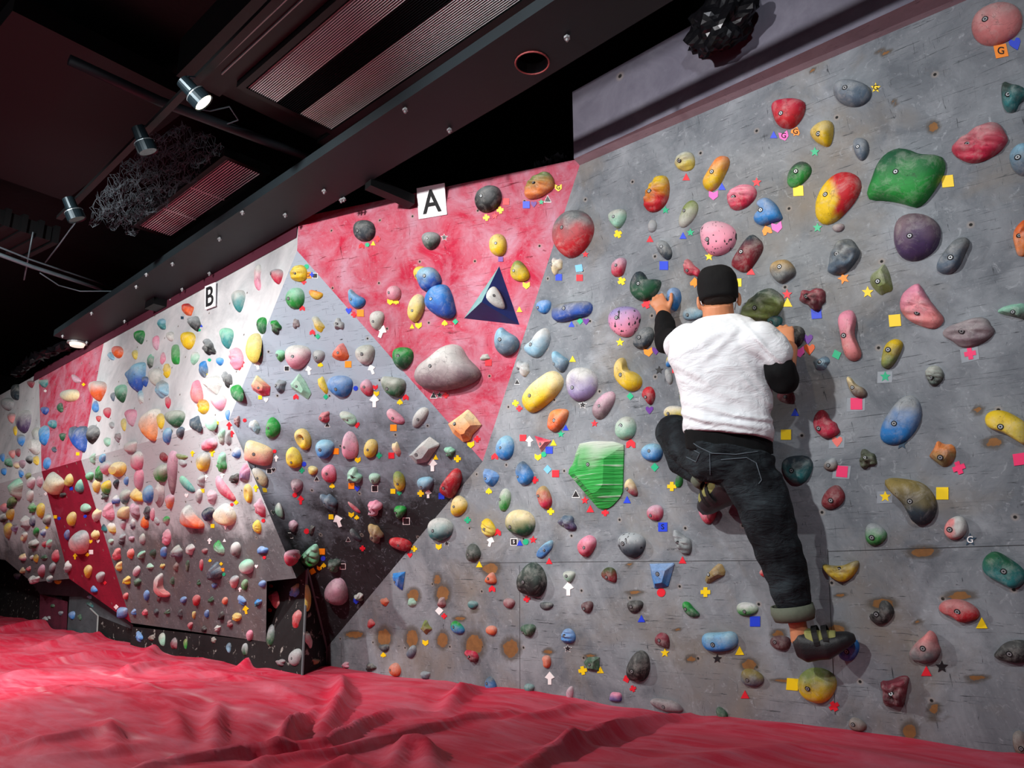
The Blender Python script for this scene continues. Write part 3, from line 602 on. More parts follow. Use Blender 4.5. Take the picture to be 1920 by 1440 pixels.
    if bolt:
        bx = L.mean(0) if pts is None else L.mean(0); k = r.uniform(-.12, .12, 2); bq = np.array([bx[0] + k[0] * Lx - .08 * Lx, bx[1] + k[1] * Ly])
        bv = BVHTree.FromPolygons([tuple(q) for q in V], Fc); o_ = u * bq[0] + v * bq[1]
        loc, nn, ii, dd = bv.ray_cast(Vector(o_ + n * .6), Vector(-n))
        if loc is not None:
            nn = np.array(nn); nn = nn if nn @ n > 0 else -nn; s_ = nrm(nn * .5 + n * .5); L0 = np.array(loc); rb = .011 if mn > 34 else .0085
            mb = MB(); mb.tube([L0 - s_ * .006, L0 + s_ * .0012], rb, 14); bo = mk('bolt_recess', mb.V, mb.F, M_rec, parent=o)
            mb = MB(); mb.tube([L0 - s_ * .004, L0 + s_ * .0022], rb * .66, 12); mb2 = mk('bolt', mb.V, mb.F, M_steel, parent=o, label='steel bolt')
            mb = MB(); mb.tube([L0 + s_ * .001, L0 + s_ * .0026], rb * .32, 6); mk('hex_socket', mb.V, mb.F, M_rec, parent=mb2)
    size = 'tiny' if mn < 13 else 'small' if mn < 24 else 'mid-sized' if mn < 44 else 'large'
    shp = {'c': 'craggy', 'f': 'faceted', 'F': 'angular', 'r': 'grooved', 'h': 'pocketed', 'd': 'drop-shaped', 'D': 'tapering', 'n': 'curved', 'x': 'blocky'}.get(kind, 'rounded')
    if max(w, h) > 1.7 * min(w, h) and pts is None and kind in 'sex': shp = 'long rounded'
    if not desc:
        if '/' in code or '|' in code: a, b_ = code.replace('|', '/').split('/'); cn = NAMES[a] + ' and ' + NAMES[b_]
        else: cn = NAMES[code]
        dd = f'{size} {cn} {shp} climbing hold'
    else: dd = desc + ' climbing hold'
    SIGHT.append(dict(o=o, x=x, y=y, d=dd, man=bool(desc), r=mn, a=w * h)); o['category'] = 'climbing hold'
    return o

HOLDS = '''
1868 46 100 76 18 s P large salmon pink potato-shaped
1596 174 74 50 -12 s s slate blue fish-head shaped
1543 252 48 48 20 D y
1614 279 30 44 12 s s
1916 300 46 62 10 s s/l
1568 370 112 66 52 s y|r egg-shaped yellow and red
1497 327 56 36 45 s g/d
1572 427 24 16 12 s z
1716 445 90 90 0 s u/z huge smooth dark purple dome
1524 560 50 44 -20 c V/v
1540 681 32 24 25 f l/s
1689 790 104 62 58 s b/e large egg-shaped blue and grey
1626 861 34 38 0 c H
1494 880 60 54 0 s t/S dark teal dome
1558 872 28 24 30 s j/e
1562 934 50 38 45 s R
1640 1003 44 40 -25 s g/e
1530 1286 74 66 -20 s y/h large worn yellow disc-shaped
1607 1359 36 24 -25 s j
1914 1396 30 52 15 s j
1592 1219 46 36 60 s B/b blue oval half hidden under the climber's shoe,
1463 1205 40 28 -10 s V
1284 303 40 36 15 r Y/f
1389 369 60 44 25 r c/p pink striped
1290 401 56 28 62 s f/h
1223 424 25 17 75 s e
1344 447 70 66 0 s p/q round pink speckled
1401 477 74 40 56 x R/S black and red capsule-shaped
1245 468 42 24 -55 s S/e
1295 504 40 26 -35 c c
1169 603 62 58 -10 s p/U lilac and pink speckled dome
1256 678 22 16 80 s b/Y
1254 706 30 14 -75 s e
1282 738 20 46 0 s h/Y
1265 773 46 24 0 s Y/W
1452 603 30 26 0 s t/S
1490 632 36 42 -20 s K black oval under the climber's right hand,
1474 745 36 24 -10 s V/v
1298 588 40 26 10 s l/e
1131 760 60 32 52 s z/q
1089 721 60 64 0 s U/w large lilac dome
1043 498 22 34 0 c x/w
1019 576 30 26 10 D b
981 690 32 24 -55 c w/e
947 840 46 34 75 s b/l
946 937 44 22 80 s g/f
974 981 58 48 -10 s G/x large green and cream dome
915 990 26 36 20 r Y/y
1064 980 36 28 -45 c u/s
887 1037 34 28 85 s d
1067 1081 24 22 0 D m/f
921 1086 24 22 50 D o
886 1134 20 15 0 s t
954 1131 23 19 -20 s v
1024 1135 26 15 0 n S
1101 1138 24 22 10 s V
1190 1137 32 24 5 s k
1183 1022 54 46 -15 s S/e large grey speckled dome
1228 962 32 30 0 s c/q
1222 849 42 34 0 s b/l
1173 803 44 40 80 s m/f
1273 902 26 15 80 s g/d
1432 1074 16 16 40 s r
1400 1142 42 26 0 s g/w
1197 1251 60 44 70 s k large egg-shaped black
1409 1271 46 32 -15 s s/A
1353 1338 28 18 -48 s G
1154 1307 24 18 -5 x B/p
1068 1299 26 14 80 d q
992 1292 20 20 0 D t
919 1283 28 21 -70 s b/s
990 1182 30 24 0 D G
921 1182 22 18 -10 s o
1065 1193 28 28 0 r b
857 1177 30 20 -42 s b/g
721 1128 17 15 -60 f o
772 1130 16 17 0 f m
828 1130 17 20 0 f v
720 1214 20 14 0 n S
771 1222 26 16 60 n s
696 1169 18 14 80 D r
740 1256 26 22 -60 s o
695 1251 20 14 0 c k
797 1266 20 16 0 f s
857 1276 17 20 20 r G
648 1247 14 12 0 c p
860 949 40 30 75 s y/x
824 993 48 44 0 s t/w teal and white dome
682 433 42 40 0 s S black snail-shell shaped
807 452 36 34 0 D d/e
933 460 34 42 0 s y
973 510 42 34 -50 s y/h
787 514 25 31 0 s y/Y yellow disc on the tall blue figure,
738 550 28 28 0 s p
706 600 28 36 -10 s f/w
754 671 41 42 0 s G/g dark green ball-shaped
909 670 20 12 10 f f
560 513 34 32 0 r y/Y
553 560 36 40 0 s g/m
592 552 28 16 -18 n y/O
596 608 34 18 -55 f y/f
635 608 20 22 0 c e
555 607 14 20 0 c z
557 669 50 46 0 s p/w large pale pink boulder-shaped
597 668 24 24 0 s e
684 665 38 38 0 s w/f
525 667 22 22 0 s g/m
524 724 24 26 -20 s s
605 722 34 16 -62 f y/Y
637 724 50 40 -5 s b large bright blue dome
687 727 32 24 -65 s c/q
608 782 22 22 0 f c
653 784 38 20 -32 r m/f
741 781 40 20 -38 n p
787 782 44 22 56 s e/w
510 803 40 30 80 s g|g
568 823 42 28 -60 h y
608 842 36 36 0 s b/l
656 836 32 52 0 r p/q pink layered shell
695 841 36 26 78 s y
743 842 28 15 -65 f P/x
843 847 22 20 0 c G/m
550 859 40 30 -70 s y/Y
586 882 19 17 0 s Y
617 888 28 34 20 r c/p
664 892 30 28 -30 c m
702 897 22 20 0 s m
748 902 38 22 -75 s y/h
797 907 32 26 0 s s/l
556 911 24 26 0 D q/z
618 942 46 24 -55 c S/s
664 952 32 7 -42 s c
702 952 28 30 0 c q/p
750 960 24 24 0 D G/g
523 958 30 18 -80 s m/w
704 1000 40 24 -55 c j/a
666 1003 30 11 -48 n S
751 1020 46 22 -17 s R/r
548 1045 28 30 0 r c/q
549 986 18 22 -30 f z/q
584 994 20 10 70 f k
630 1110 50 44 -70 s z/q large mauve boulder-shaped
673 1119 19 15 0 c G/w
626 1060 26 26 0 f G/d
577 1122 52 11 90 n Y thin pale yellow crescent
578 1199 34 12 -70 f w
512 1122 36 21 -65 f P/p
553 1108 28 17 75 c b/a
556 1160 36 16 80 f r
506 1192 42 15 80 s G/e
553 1232 34 22 70 s e
525 1242 20 13 0 s z
592 1240 15 12 0 c a
350 580 24 23 -15 s o/r
363 606 30 24 -60 c k/e
350 639 30 33 0 D y|y
423 633 28 39 0 s t/m
445 564 28 42 -5 D t/w
517 518 26 28 0 s c/e
489 610 20 32 -10 s G/g
516 613 30 21 -60 c k/g
473 652 57 30 74 s Y long pale yellow pickle-shaped
441 672 28 42 0 r p
390 652 34 22 -60 c k/e
328 665 17 38 0 x g bright green hourglass
364 672 16 26 -20 D m/w
380 692 18 32 0 s s/b
411 678 16 15 0 D b/l
425 711 32 18 -70 c k/e
397 720 34 34 -30 f w
367 735 26 44 0 d P/p
408 755 32 29 0 D p/w
443 737 24 33 10 r G/g
379 762 24 28 0 r y/O
365 795 32 24 -80 s S/s
426 778 10 20 0 s b
394 795 24 28 0 s m/w
444 790 13 22 0 c v
476 800 28 20 -40 f l/w
260 632 22 26 0 D G/g
302 608 18 21 -10 s t/l
219 660 22 23 0 s o/P
207 668 18 12 -60 f l
252 665 12 18 0 s Y
281 677 28 13 80 s d/m
291 642 28 14 85 d q/p
305 672 24 11 80 s p
318 631 16 18 0 s w
312 695 15 28 0 r y
289 707 28 34 0 s f/w
271 715 14 20 0 D B/s
302 730 26 34 -15 s l/e
180 732 36 38 0 D o/w large white and red teardrop-shaped
178 762 14 22 0 d b
225 738 25 34 0 D G/m
211 744 10 17 0 s s
263 745 12 28 0 s w/l
200 774 16 20 0 D c
244 782 24 32 0 s q/p
231 796 11 24 0 s Y
300 790 16 30 0 s y
325 785 42 32 0 D G/f
314 755 12 22 0 s c
312 818 18 30 0 s b/l
337 812 16 22 0 D S/s
172 815 26 36 -20 s k/e
184 785 11 12 0 D r
220 820 13 18 0 c z
200 828 14 18 0 s m
243 838 26 20 0 x w
209 797 10 14 0 s e
173 860 12 20 0 c m
191 860 14 18 0 D b/l
197 878 22 26 0 s p/e
218 880 36 28 10 F y/x yellow wedge-shaped
255 865 26 35 0 s p/w
306 858 22 14 -38 s R
300 888 30 34 0 s g/f
322 880 20 84 0 n z/q tall curved pink club-shaped
339 856 26 9 -12 n h
184 890 16 30 0 s G/g
167 893 17 16 0 s g/m
180 912 16 25 0 D y/x
198 914 20 26 0 s g/y
217 908 12 18 0 s k/S
236 902 10 16 0 s b
259 900 20 40 0 s q/p
276 928 22 34 0 s b/l
297 927 21 48 0 F e/w
233 932 22 28 0 s t/f
255 930 30 20 -42 s y/x
216 938 17 17 0 c B/w
317 940 19 28 0 s O/q
202 960 24 34 0 s p
230 962 24 24 0 x a/x
252 958 34 18 -62 c z/q
275 962 14 26 0 r S
285 965 10 24 0 s p
196 930 14 16 0 c d
180 966 17 24 -20 f w/x
379 867 29 38 0 D y/e
415 868 20 38 0 c g/m
390 834 34 22 20 r c/q
442 850 18 20 0 F b/w
482 851 60 42 -14 x P/x large pale pink brick-shaped
488 894 42 24 -45 s x/w
457 888 22 36 0 f U/p
438 897 21 19 0 s k
349 908 42 14 -45 n t/m
419 917 60 18 -50 n c/q long dusty pink finger-shaped
396 931 20 28 0 s q
464 925 36 17 -80 h y
486 953 38 20 -65 s c/q
376 902 18 24 0 s e
372 930 14 26 0 s e/w
388 965 26 26 0 s n/S
419 966 46 38 -38 r x/w large cream boulder-shaped
341 868 18 12 -30 s e
415 818 14 30 0 c f/m
427 822 14 30 0 f e
481 988 26 17 -70 r y/Y
330 1035 24 24 0 c s/f
355 1030 18 20 -30 f w
383 1033 13 10 0 s v
409 1027 30 17 -48 s m/g
440 1030 22 26 0 s E/w
490 1032 24 15 0 s b
460 1063 31 27 0 s w/m pale mint skull-shaped
400 1074 32 34 20 s S/s
351 1061 8 22 0 s G
377 1060 8 22 0 s c
438 1091 19 24 0 D P/e
458 1097 14 21 0 s g
372 1093 8 12 0 s G
401 1098 12 9 0 s b
491 1095 15 13 0 s b
343 1125 14 12 0 D b
367 1126 16 21 0 s r
395 1125 12 12 0 c G
421 1127 12 14 0 D o
453 1126 24 12 -60 s b
483 1130 16 13 20 c t/b
337 1151 11 16 0 f S
363 1152 8 14 0 n Y
387 1151 10 15 0 s b
414 1156 13 18 -20 c k
443 1157 19 16 0 r y
270 979 17 24 0 d o/O
248 983 11 20 0 c s/w
230 983 13 19 0 s q/e
208 990 24 15 -60 s Y/w
194 991 16 10 -60 s t/S
228 1011 14 21 0 s S/e
207 1015 12 9 0 s m
246 1010 12 9 0 x V/q
266 1010 13 20 0 d e/f
218 1040 18 23 0 c c/P
244 1038 14 20 0 s o/P
264 1041 17 17 0 s d/m
286 1038 13 17 0 s G/d
306 1035 13 20 0 x b
311 1008 18 31 -10 r p
222 1062 14 19 0 f y/x
255 1071 21 13 60 s q/w
280 1062 15 11 -20 f m
304 1061 10 9 0 c Y
329 1063 11 18 0 f j
237 1088 16 16 0 c y
257 1092 14 16 0 c G
322 1090 10 16 0 f G
293 977 16 9 -60 s e
311 975 14 14 0 s f/g
274 1117 12 20 0 s b
250 1148 11 12 0 s b
271 1148 12 12 0 c c
292 1148 10 13 0 s S
235 1118 11 13 0 s r/P
297 1122 9 13 0 s V
313 1148 12 10 0 c G
407 1178 13 12 0 c w
356 1173 11 13 0 s c
430 1170 12 14 0 c v
467 1192 14 20 0 s q/p
382 1180 10 12 0 c k
260 1194 14 22 0 c b
303 1199 13 26 0 s m/f
283 1196 12 12 0 c j
325 1207 14 22 0 f v/z
347 1208 8 20 0 s g/h
428 1215 10 20 0 s l/s
458 1218 13 24 0 s G/e
400 1200 10 12 0 c j
128 741 40 23 8 s x/f cream loaf-shaped
112 764 13 18 0 d G
83 770 17 15 0 s B
80 718 19 16 0 s t/f
141 711 23 12 -35 s q
97 795 18 16 0 h t/l
81 817 21 38 -10 s b/l
116 819 13 15 0 D G
87 869 14 24 -20 s b
101 843 10 11 0 c s/d
97 908 40 36 -28 x x/f cream slab-shaped
128 900 18 24 0 d Y
148 912 17 25 0 d t/m
117 928 14 9 10 s k
159 953 22 16 -10 s m
133 974 19 27 0 D y
146 1018 40 44 0 s P/e large pink and grey pumpkin-shaped
125 1003 11 20 0 s B
178 1003 16 19 0 f Y/x
164 1072 16 25 0 D y
187 1082 18 20 0 s e
175 1106 16 11 -40 s b
227 1149 22 20 0 x b
27 735 17 30 0 x S tall black slab-shaped
57 720 15 14 0 D v
12 758 26 24 0 s e
42 790 28 44 -15 s u/w large purple and grey dome
20 783 16 20 0 s P/e
28 808 8 19 0 s y
38 825 17 22 0 s b/e
67 816 18 30 0 s e/f
62 836 28 32 0 F w
33 849 11 16 0 D v
22 851 14 16 0 s P
54 862 14 15 0 s k/e
67 863 12 18 0 r y
15 868 16 16 0 s G/m
30 872 14 13 0 s x/q
4 858 9 16 0 s b
41 870 13 16 0 s z/q
6 884 12 14 0 s b
39 888 10 15 0 c b
52 893 12 13 0 s h
57 905 17 22 0 s q/w
73 903 13 22 0 s q
28 916 28 38 0 s f/m
55 930 15 22 0 s w
20 943 19 24 -30 s G/h
6 952 14 16 0 s q/P
18 964 17 22 0 s y/a
60 953 15 20 0 s g
75 957 17 28 0 s y/Y
87 975 17 19 0 s d/f
6 971 17 17 0 c k/w
46 980 21 25 0 s e/w
14 995 17 30 0 s a/Y
27 990 13 13 0 s U/z
60 978 12 20 0 s n/e
44 1006 13 18 -20 h x/w
67 998 12 18 0 s G/g
80 999 12 13 0 s b/w
62 1020 19 18 0 c G/w
82 1020 10 12 0 s c
91 1019 12 16 0 f w/m
41 1045 16 14 0 f q/x
59 1045 8 8 0 s w
67 1047 10 16 0 f y/A
82 1045 14 9 0 c G
97 1066 13 22 -10 s S/e
77 1071 14 24 0 s v/q
31 1080 14 13 0 s n/w
62 1087 24 16 0 c q/w
92 1086 13 14 0 s t/w
107 1090 15 12 -15 s y
126 1063 15 22 15 s e/w
103 1043 15 24 0 f c
42 1070 10 12 0 c a
53 1066 10 9 0 c c
109 1122 15 12 -10 f l/d
167 1133 18 8 -25 f t/d
98 1136 9 7 0 s G
113 1150 10 9 0 s s
134 1154 13 16 0 D b
149 1157 8 12 0 c G
84 1160 12 8 0 c e
167 1119 10 8 -30 f l
91 1158 8 6 0 c e
'''
OUT = '''
teal green craggy;c;t/d;1876,158 1884,153 1900,160 1925,165 1925,185 1910,195 1905,210 1888,212 1880,200 1877,188
large red shield-shaped;s;r/c;1444,200 1452,190 1480,184 1505,187 1511,198 1505,220 1490,238 1475,243 1455,236 1447,215
large crimson scallop shell;r;c;1780,275 1800,260 1835,235 1858,228 1875,232 1884,250 1892,262 1875,285 1845,302 1820,308 1795,298 1783,288
huge smooth green four-cornered;s;g/G;1655,290 1680,277 1705,280 1725,291 1760,291 1772,303 1768,330 1745,365 1730,383 1715,390 1700,384 1660,376 1625,377 1619,366 1630,340 1640,310
slate blue cracked;c;s/E;1549,508 1558,470 1570,450 1595,446 1606,460 1614,475 1600,497 1585,513 1565,517 1551,512
slate blue twisted;s;s/E;1752,505 1760,485 1780,460 1795,446 1812,444 1820,455 1810,475 1800,500 1785,513 1765,515
olive green rock-like;f;h;1630,515 1645,505 1656,492 1665,505 1671,525 1675,546 1660,549 1652,555 1640,545 1629,532
orange craggy;c;O/o;1897,440 1908,420 1928,406 1928,480 1908,482 1903,465
large pink steak-shaped;r;P/p;1684,570 1690,548 1718,529 1725,534 1740,560 1758,582 1772,598 1762,612 1748,618 1720,610 1700,600 1687,585
large mauve driftwood-like;r;z;1764,622 1775,612 1805,602 1835,593 1854,599 1856,610 1868,620 1855,635 1830,650 1800,653 1785,640 1767,632
flat pale green wing-shaped;f;d/m;1866,584 1885,572 1928,567 1928,602 1900,594 1880,590
pink bone-shaped;s;P/p;1569,600 1574,585 1595,579 1604,590 1605,605 1600,625 1608,645 1617,665 1608,677 1590,677 1580,660 1577,640 1573,618
olive green banana-shaped;s;h/y;1651,675 1658,645 1678,633 1695,642 1690,658 1676,685 1662,693 1651,688
grey-green snail-shell shaped;r;d/f;1732,697 1742,685 1760,685 1771,700 1768,715 1748,728 1738,712
cream and brown horn-shaped;s;j/x;1584,706 1594,706 1605,722 1622,728 1628,742 1615,748 1600,743 1592,730
red three-lobed;s;c/R;1522,795 1527,775 1540,766 1552,775 1556,788 1569,793 1570,801 1577,810 1560,821 1545,823 1530,812
brown rock with orange edges;f;A/O;1740,855 1750,840 1757,824 1768,833 1788,833 1794,850 1785,870 1770,878 1755,868 1742,858
large tan sausage-shaped;s;Y/y;1843,785 1852,770 1880,768 1905,780 1930,797 1930,840 1905,826 1880,810 1850,803
large dark slate and tan horn-shaped;s;S/A;1652,902 1665,894 1700,898 1730,905 1750,925 1758,950 1750,975 1730,986 1712,981 1703,960 1690,940 1665,918
pink and white fist-shaped;s;P|w;1767,995 1775,975 1795,966 1810,972 1815,990 1808,1005 1790,1014 1775,1008
rough yellow smile-shaped;c;y/A;1537,1056 1560,1061 1580,1061 1600,1052 1612,1051 1609,1068 1595,1086 1578,1093 1560,1085 1545,1072
dark green shield with a carved rim,;s;t/G;1838,1060 1845,1042 1865,1031 1890,1045 1918,1065 1928,1085 1905,1107 1880,1096 1845,1078
black comma-shaped;s;k;1648,1128 1660,1124 1673,1135 1678,1150 1668,1165 1650,1173 1636,1168 1627,1155 1633,1149 1641,1157 1652,1149
bright red bean-shaped;s;r;1756,1140 1765,1127 1790,1122 1815,1128 1835,1143 1838,1158 1815,1166 1800,1168 1785,1156 1765,1150
grey-brown cupped;s;E/P;1700,1226 1715,1205 1735,1190 1742,1180 1756,1190 1758,1205 1766,1220 1755,1240 1730,1244 1710,1239
black whale-shaped;s;k;1860,1230 1868,1220 1882,1205 1905,1199 1930,1203 1930,1242 1900,1244 1875,1239
maroon four-armed;c;V/v;1647,1275 1665,1278 1690,1266 1706,1269 1702,1285 1698,1310 1693,1328 1680,1320 1662,1326 1654,1318 1655,1295
yellow and red scallop shell;r;r/y;1205,380 1214,355 1230,332 1248,327 1256,345 1253,375 1240,392 1225,399 1209,396
yellow peanut-shaped;s;y/O;1315,345 1325,328 1340,305 1350,292 1365,293 1369,305 1360,325 1350,345 1335,360 1321,357
bright blue hooked;s;b;1415,382 1425,373 1438,369 1455,382 1465,402 1468,412 1445,418 1430,425 1413,418 1411,407 1427,402 1428,392
mint green fin-shaped;s;m/f;1138,405 1150,393 1172,391 1176,405 1168,422 1157,431 1145,420
grey potato-shaped;s;E/a;1440,505 1450,489 1475,485 1490,500 1493,515 1478,525 1465,534 1450,525
pinkish grey ear-shaped;s;c/q;1145,505 1150,490 1165,481 1176,487 1172,505 1167,518 1148,520
dark green crescent;s;G/S;1179,545 1183,520 1197,506 1208,514 1213,526 1230,523 1241,527 1235,545 1222,560 1205,566 1187,560
bright blue leaf beside the climber's left hand,;s;b;1250,548 1262,537 1275,543 1278,560 1272,575 1264,586 1255,578
dark grey kidney-shaped;s;S/E;1185,642 1195,625 1210,612 1223,614 1228,630 1218,650 1203,656 1189,652
yellow crescent moon-shaped;s;y;1150,700 1151,680 1163,668 1172,674 1175,695 1190,697 1205,710 1201,728 1182,736 1165,726 1153,712
dark red boxing-glove shaped;s;R/r;1201,741 1210,725 1222,724 1230,740 1225,756 1218,761 1210,750
large olive green relief-carved;r;h/d;1383,592 1395,570 1415,552 1440,537 1460,548 1472,562 1466,580 1448,602 1420,602 1395,600
huge smooth yellow bar-shaped;s;y/x;975,755 985,730 1015,705 1037,692 1056,708 1055,725 1040,745 1010,770 990,777
orange tongue-shaped;s;o/O;1025,800 1030,775 1040,766 1064,767 1067,775 1058,797 1041,812 1028,806
huge red and grey boulder-shaped;s;r/E;1033,440 1040,415 1060,395 1090,393 1109,410 1114,430 1106,455 1085,478 1065,486 1048,476 1036,458
long dark blue bar-shaped;s;B/E;1031,585 1040,570 1075,565 1105,564 1112,576 1105,592 1080,596 1055,605 1034,602
pale blue half-moon;s;l/w;981,653 1000,640 1015,618 1025,613 1033,630 1028,650 1012,670 998,671 985,662
slate blue fang-shaped;s;s/l;1033,665 1038,655 1055,668 1068,675 1063,690 1053,701 1040,691
bright blue torn-edged;f;b;902,878 920,880 937,890 932,905 920,915 907,905
slate blue drop-shaped;s;b/s;966,880 975,863 985,867 1003,890 996,905 980,912 970,902
pink triangular;F;P/c;1001,817 1034,826 1014,848
huge green block with sawn ridges,;F;g/f;1084,831 1110,827 1150,829 1169,836 1167,890 1166,925 1150,945 1133,956 1120,952 1100,930 1059,885 1072,868 1076,850
red and tan bone-shaped;s;c/a;1005,920 1015,909 1026,914 1036,937 1033,950 1022,957 1012,945 1007,930
bright blue grooved bar;r;b/l;1002,1044 1015,1025 1036,1009 1038,1025 1025,1040 1015,1048
glossy pink mushroom-shaped;s;c/p;1080,1025 1088,1010 1105,1001 1120,1012 1115,1030 1100,1047 1088,1040
large black-green stone;s;k/d;968,1085 985,1058 1000,1052 1018,1066 1026,1090 1020,1110 1008,1121 990,1116 970,1110
dark red and green bean;s;R/H;1125,1075 1135,1063 1150,1064 1157,1075 1156,1094 1145,1090 1132,1085
grey zebra-grooved;r;E/e;1259,994 1268,993 1280,1005 1296,1010 1298,1035 1288,1042 1274,1035 1267,1018
brown-pink petal-shaped;s;v/x;1168,912 1178,894 1190,905 1197,925 1194,932 1180,926
pink forked hold under the climber's left shoe,;s;c/p;1306,945 1318,955 1328,965 1338,958 1346,953 1342,970 1332,983 1322,983 1311,966
bright blue angular box-shaped;F;b;1216,1057 1265,1056 1258,1080 1252,1100 1226,1104 1220,1080
khaki wing-shaped;f;A/a;1318,1086 1330,1070 1351,1052 1363,1077 1345,1085 1325,1097
dark green tadpole-shaped;s;G/g;1276,1129 1290,1127 1300,1140 1316,1154 1300,1159 1285,1151
dark red hooked;s;V/v;1226,1195 1238,1184 1255,1191 1256,1219 1244,1211 1229,1209
bright blue lips-shaped;s;b/l;1313,1195 1320,1186 1350,1186 1375,1183 1384,1195 1383,1212 1365,1221 1330,1223 1316,1212
mauve bar half sunk behind the mat,;s;z;1214,1318 1222,1308 1245,1311 1265,1314 1278,1325 1283,1336 1245,1334
dark green wedge-shaped;F;G;1093,1242 1102,1232 1124,1232 1123,1258 1101,1257
orange kidney-shaped;s;o;1015,1232 1023,1228 1032,1230 1034,1245 1028,1253 1019,1251 1020,1240
maroon craggy two-horned;c;V/c;868,1219 880,1219 893,1222 899,1234 893,1243 882,1240
olive star-shaped;f;A/h;794,1163 800,1162 803,1172 812,1180 803,1184 799,1192 793,1183 785,1179 792,1174
bright blue sharp triangular;F;B/b;735,1075 760,1072 754,1107 745,1101
large black stone with tilted cap,;s;k/E;889,372 895,357 915,346 935,350 942,368 935,387 915,399 896,397 889,382
yellow and orange folded;r;O/h;981,360 985,344 1000,330 1025,319 1038,333 1041,350 1025,363 1000,375 984,372
deep blue head of the tall blue figure,;s;B/l;778,520 785,503 805,499 820,507 829,525 822,540 800,546 790,545
deep blue body of the tall blue figure,;s;B/b;794,562 800,546 815,533 838,533 847,550 852,575 855,588 845,598 828,596 810,588 797,575
pale yellow egg beside the tall blue figure,;s;Y/x;763,585 770,560 783,549 797,556 796,580 785,600 775,606 766,598
light blue bird-shaped;s;b/l;652,545 656,540 668,553 686,560 684,572 668,581 655,571 653,557
pale blue-grey dolphin-shaped;s;s/l;925,640 928,620 939,611 950,622 970,632 975,647 965,662 945,670 929,658
huge white saddle-shaped;s;z/w;772,707 780,685 810,665 830,648 850,644 865,650 875,672 895,690 902,702 892,715 860,728 825,734 795,730 778,720
orange and cream prism;F;O/x;838,795 860,780 877,767 890,780 903,797 885,815 881,826 868,829 848,813
pink and cream box-shaped;F;c/x;467,722 478,703 507,725 505,741 490,743 470,731
mint green spearhead;F;m;543,720 560,700 572,715 584,738 577,749 560,738 545,728
orange-red triangular;f;o/P;619,664 640,639 650,654 656,673 640,678 624,673
pale green saddle-shaped;s;G/f;713,705 730,706 761,711 760,732 746,747 725,739 714,722
pale grey prism;F;e/w;764,855 790,830 805,819 825,833 801,866 780,870
tall red leaf-shaped;s;R/r;821,915 835,895 855,874 868,890 861,915 849,937 830,929
big green grooved fan-shaped;r;g/m;560,1045 575,1030 593,1017 599,1030 601,1050 590,1062 571,1059
pinkish white bone-shaped;s;p/w;474,505 486,492 490,505 486,520 491,535 486,547 475,540 477,522
large deep blue cone;s;B/l;231,702 248,690 273,674 271,705 264,725 256,737 246,727 238,712
large orange and white flame-shaped;s;O/W;257,800 264,785 275,775 299,762 299,780 292,800 291,815 284,829 272,820 262,808
large orange and white scroll-shaped;s;o/w;331,975 338,950 350,946 358,965 374,975 383,985 380,992 355,990 338,984
pink and white crescent;n;P/w;285,1100 288,1080 298,1074 302,1080 300,1105 318,1112 318,1120 300,1120 289,1112
large deep blue mitten-shaped;s;B/s;129,796 140,803 163,796 163,815 158,848 148,845 135,828 127,815
'''
for ln in HOLDS.strip().splitlines():
    a = ln.split(' ', 7); x, y, w_, h_, ro = map(float, a[:5])
    build_hold(x, y, w_, h_, ro, a[5], a[6], a[7] if len(a) > 7 else None)
for ln in OUT.strip().splitlines():
    ds, kd, cd, pt = ln.split(';'); P_ = np.array([[float(v) for v in q.split(',')] for q in pt.split()]); 
    mnx, mxx = P_.min(0), P_.max(0); c = (mnx + mxx) / 2; sz = mxx - mnx
    dk = {'huge white saddle-shaped': .55, 'huge green block with sawn ridges,': .3, 'huge smooth green four-cornered': .42, 'bright blue leaf beside the climber\'s left hand,': .8}.get(ds)
    build_hold(c[0], c[1], sz[0], sz[1], 0, kd, cd, ds, P_, dk=dk)

# navy triangular volume with a pale stone bolted on
cp = [hitw(x, y) for x, y in ((936, 499), (974, 609), (870, 597))]; n = cp[0][1]; T3 = [q[0] for q in cp]; c3 = sum(T3) / 3
ap = onp(903, 566, c3 + n * .15, n); e = empty('wall_volume', c3, 'dark blue three-sided pyramid volume with a pale teal left face on the red facet', 'climbing volume')
nav = plain('navy_painted_plywood', '16265e', .5, 0, .3, 25, .4); teal = plain('pale_teal_plywood', '6f9a9c', .8, 0, .5, 30)  # left face gets pale teal, the other two navy
for i, (a, b_) in enumerate(((0, 1), (1, 2), (2, 0))):
    V = [T3[a], T3[b_], ap, T3[a] - n * .004, T3[b_] - n * .004]; Fc = [(0, 1, 2), (0, 3, 4, 1)]
    if np.cross(V[1] - V[0], V[2] - V[0]) @ (V[0] + V[1] - 2 * c3 + n * .3) < 0: Fc = [(2, 1, 0), (1, 4, 3, 0)]
    part('side_panel', V, Fc, teal if i == 2 else nav, e, label='pale teal side' if i == 2 else None)
fn = nrm(np.cross(T3[1] - T3[0], ap - T3[0])); fn = fn if fn @ (CAM - ap) > 0 else -fn
hc_ = onp(928, 558, ap, fn)
PP = np.array([[908, 556], [922, 535], [933, 540], [949, 576], [945, 581], [925, 573]], float)
build_hold(928, 558, 40, 45, 0, 's', 'w', 'pale grey triangular stone on the dark blue pyramid,', PP, host=(hc_, fn), dk=.3)
SIGHT.append(dict(o=None, x=920, y=565, d='dark blue pyramid volume', man=True, r=60))

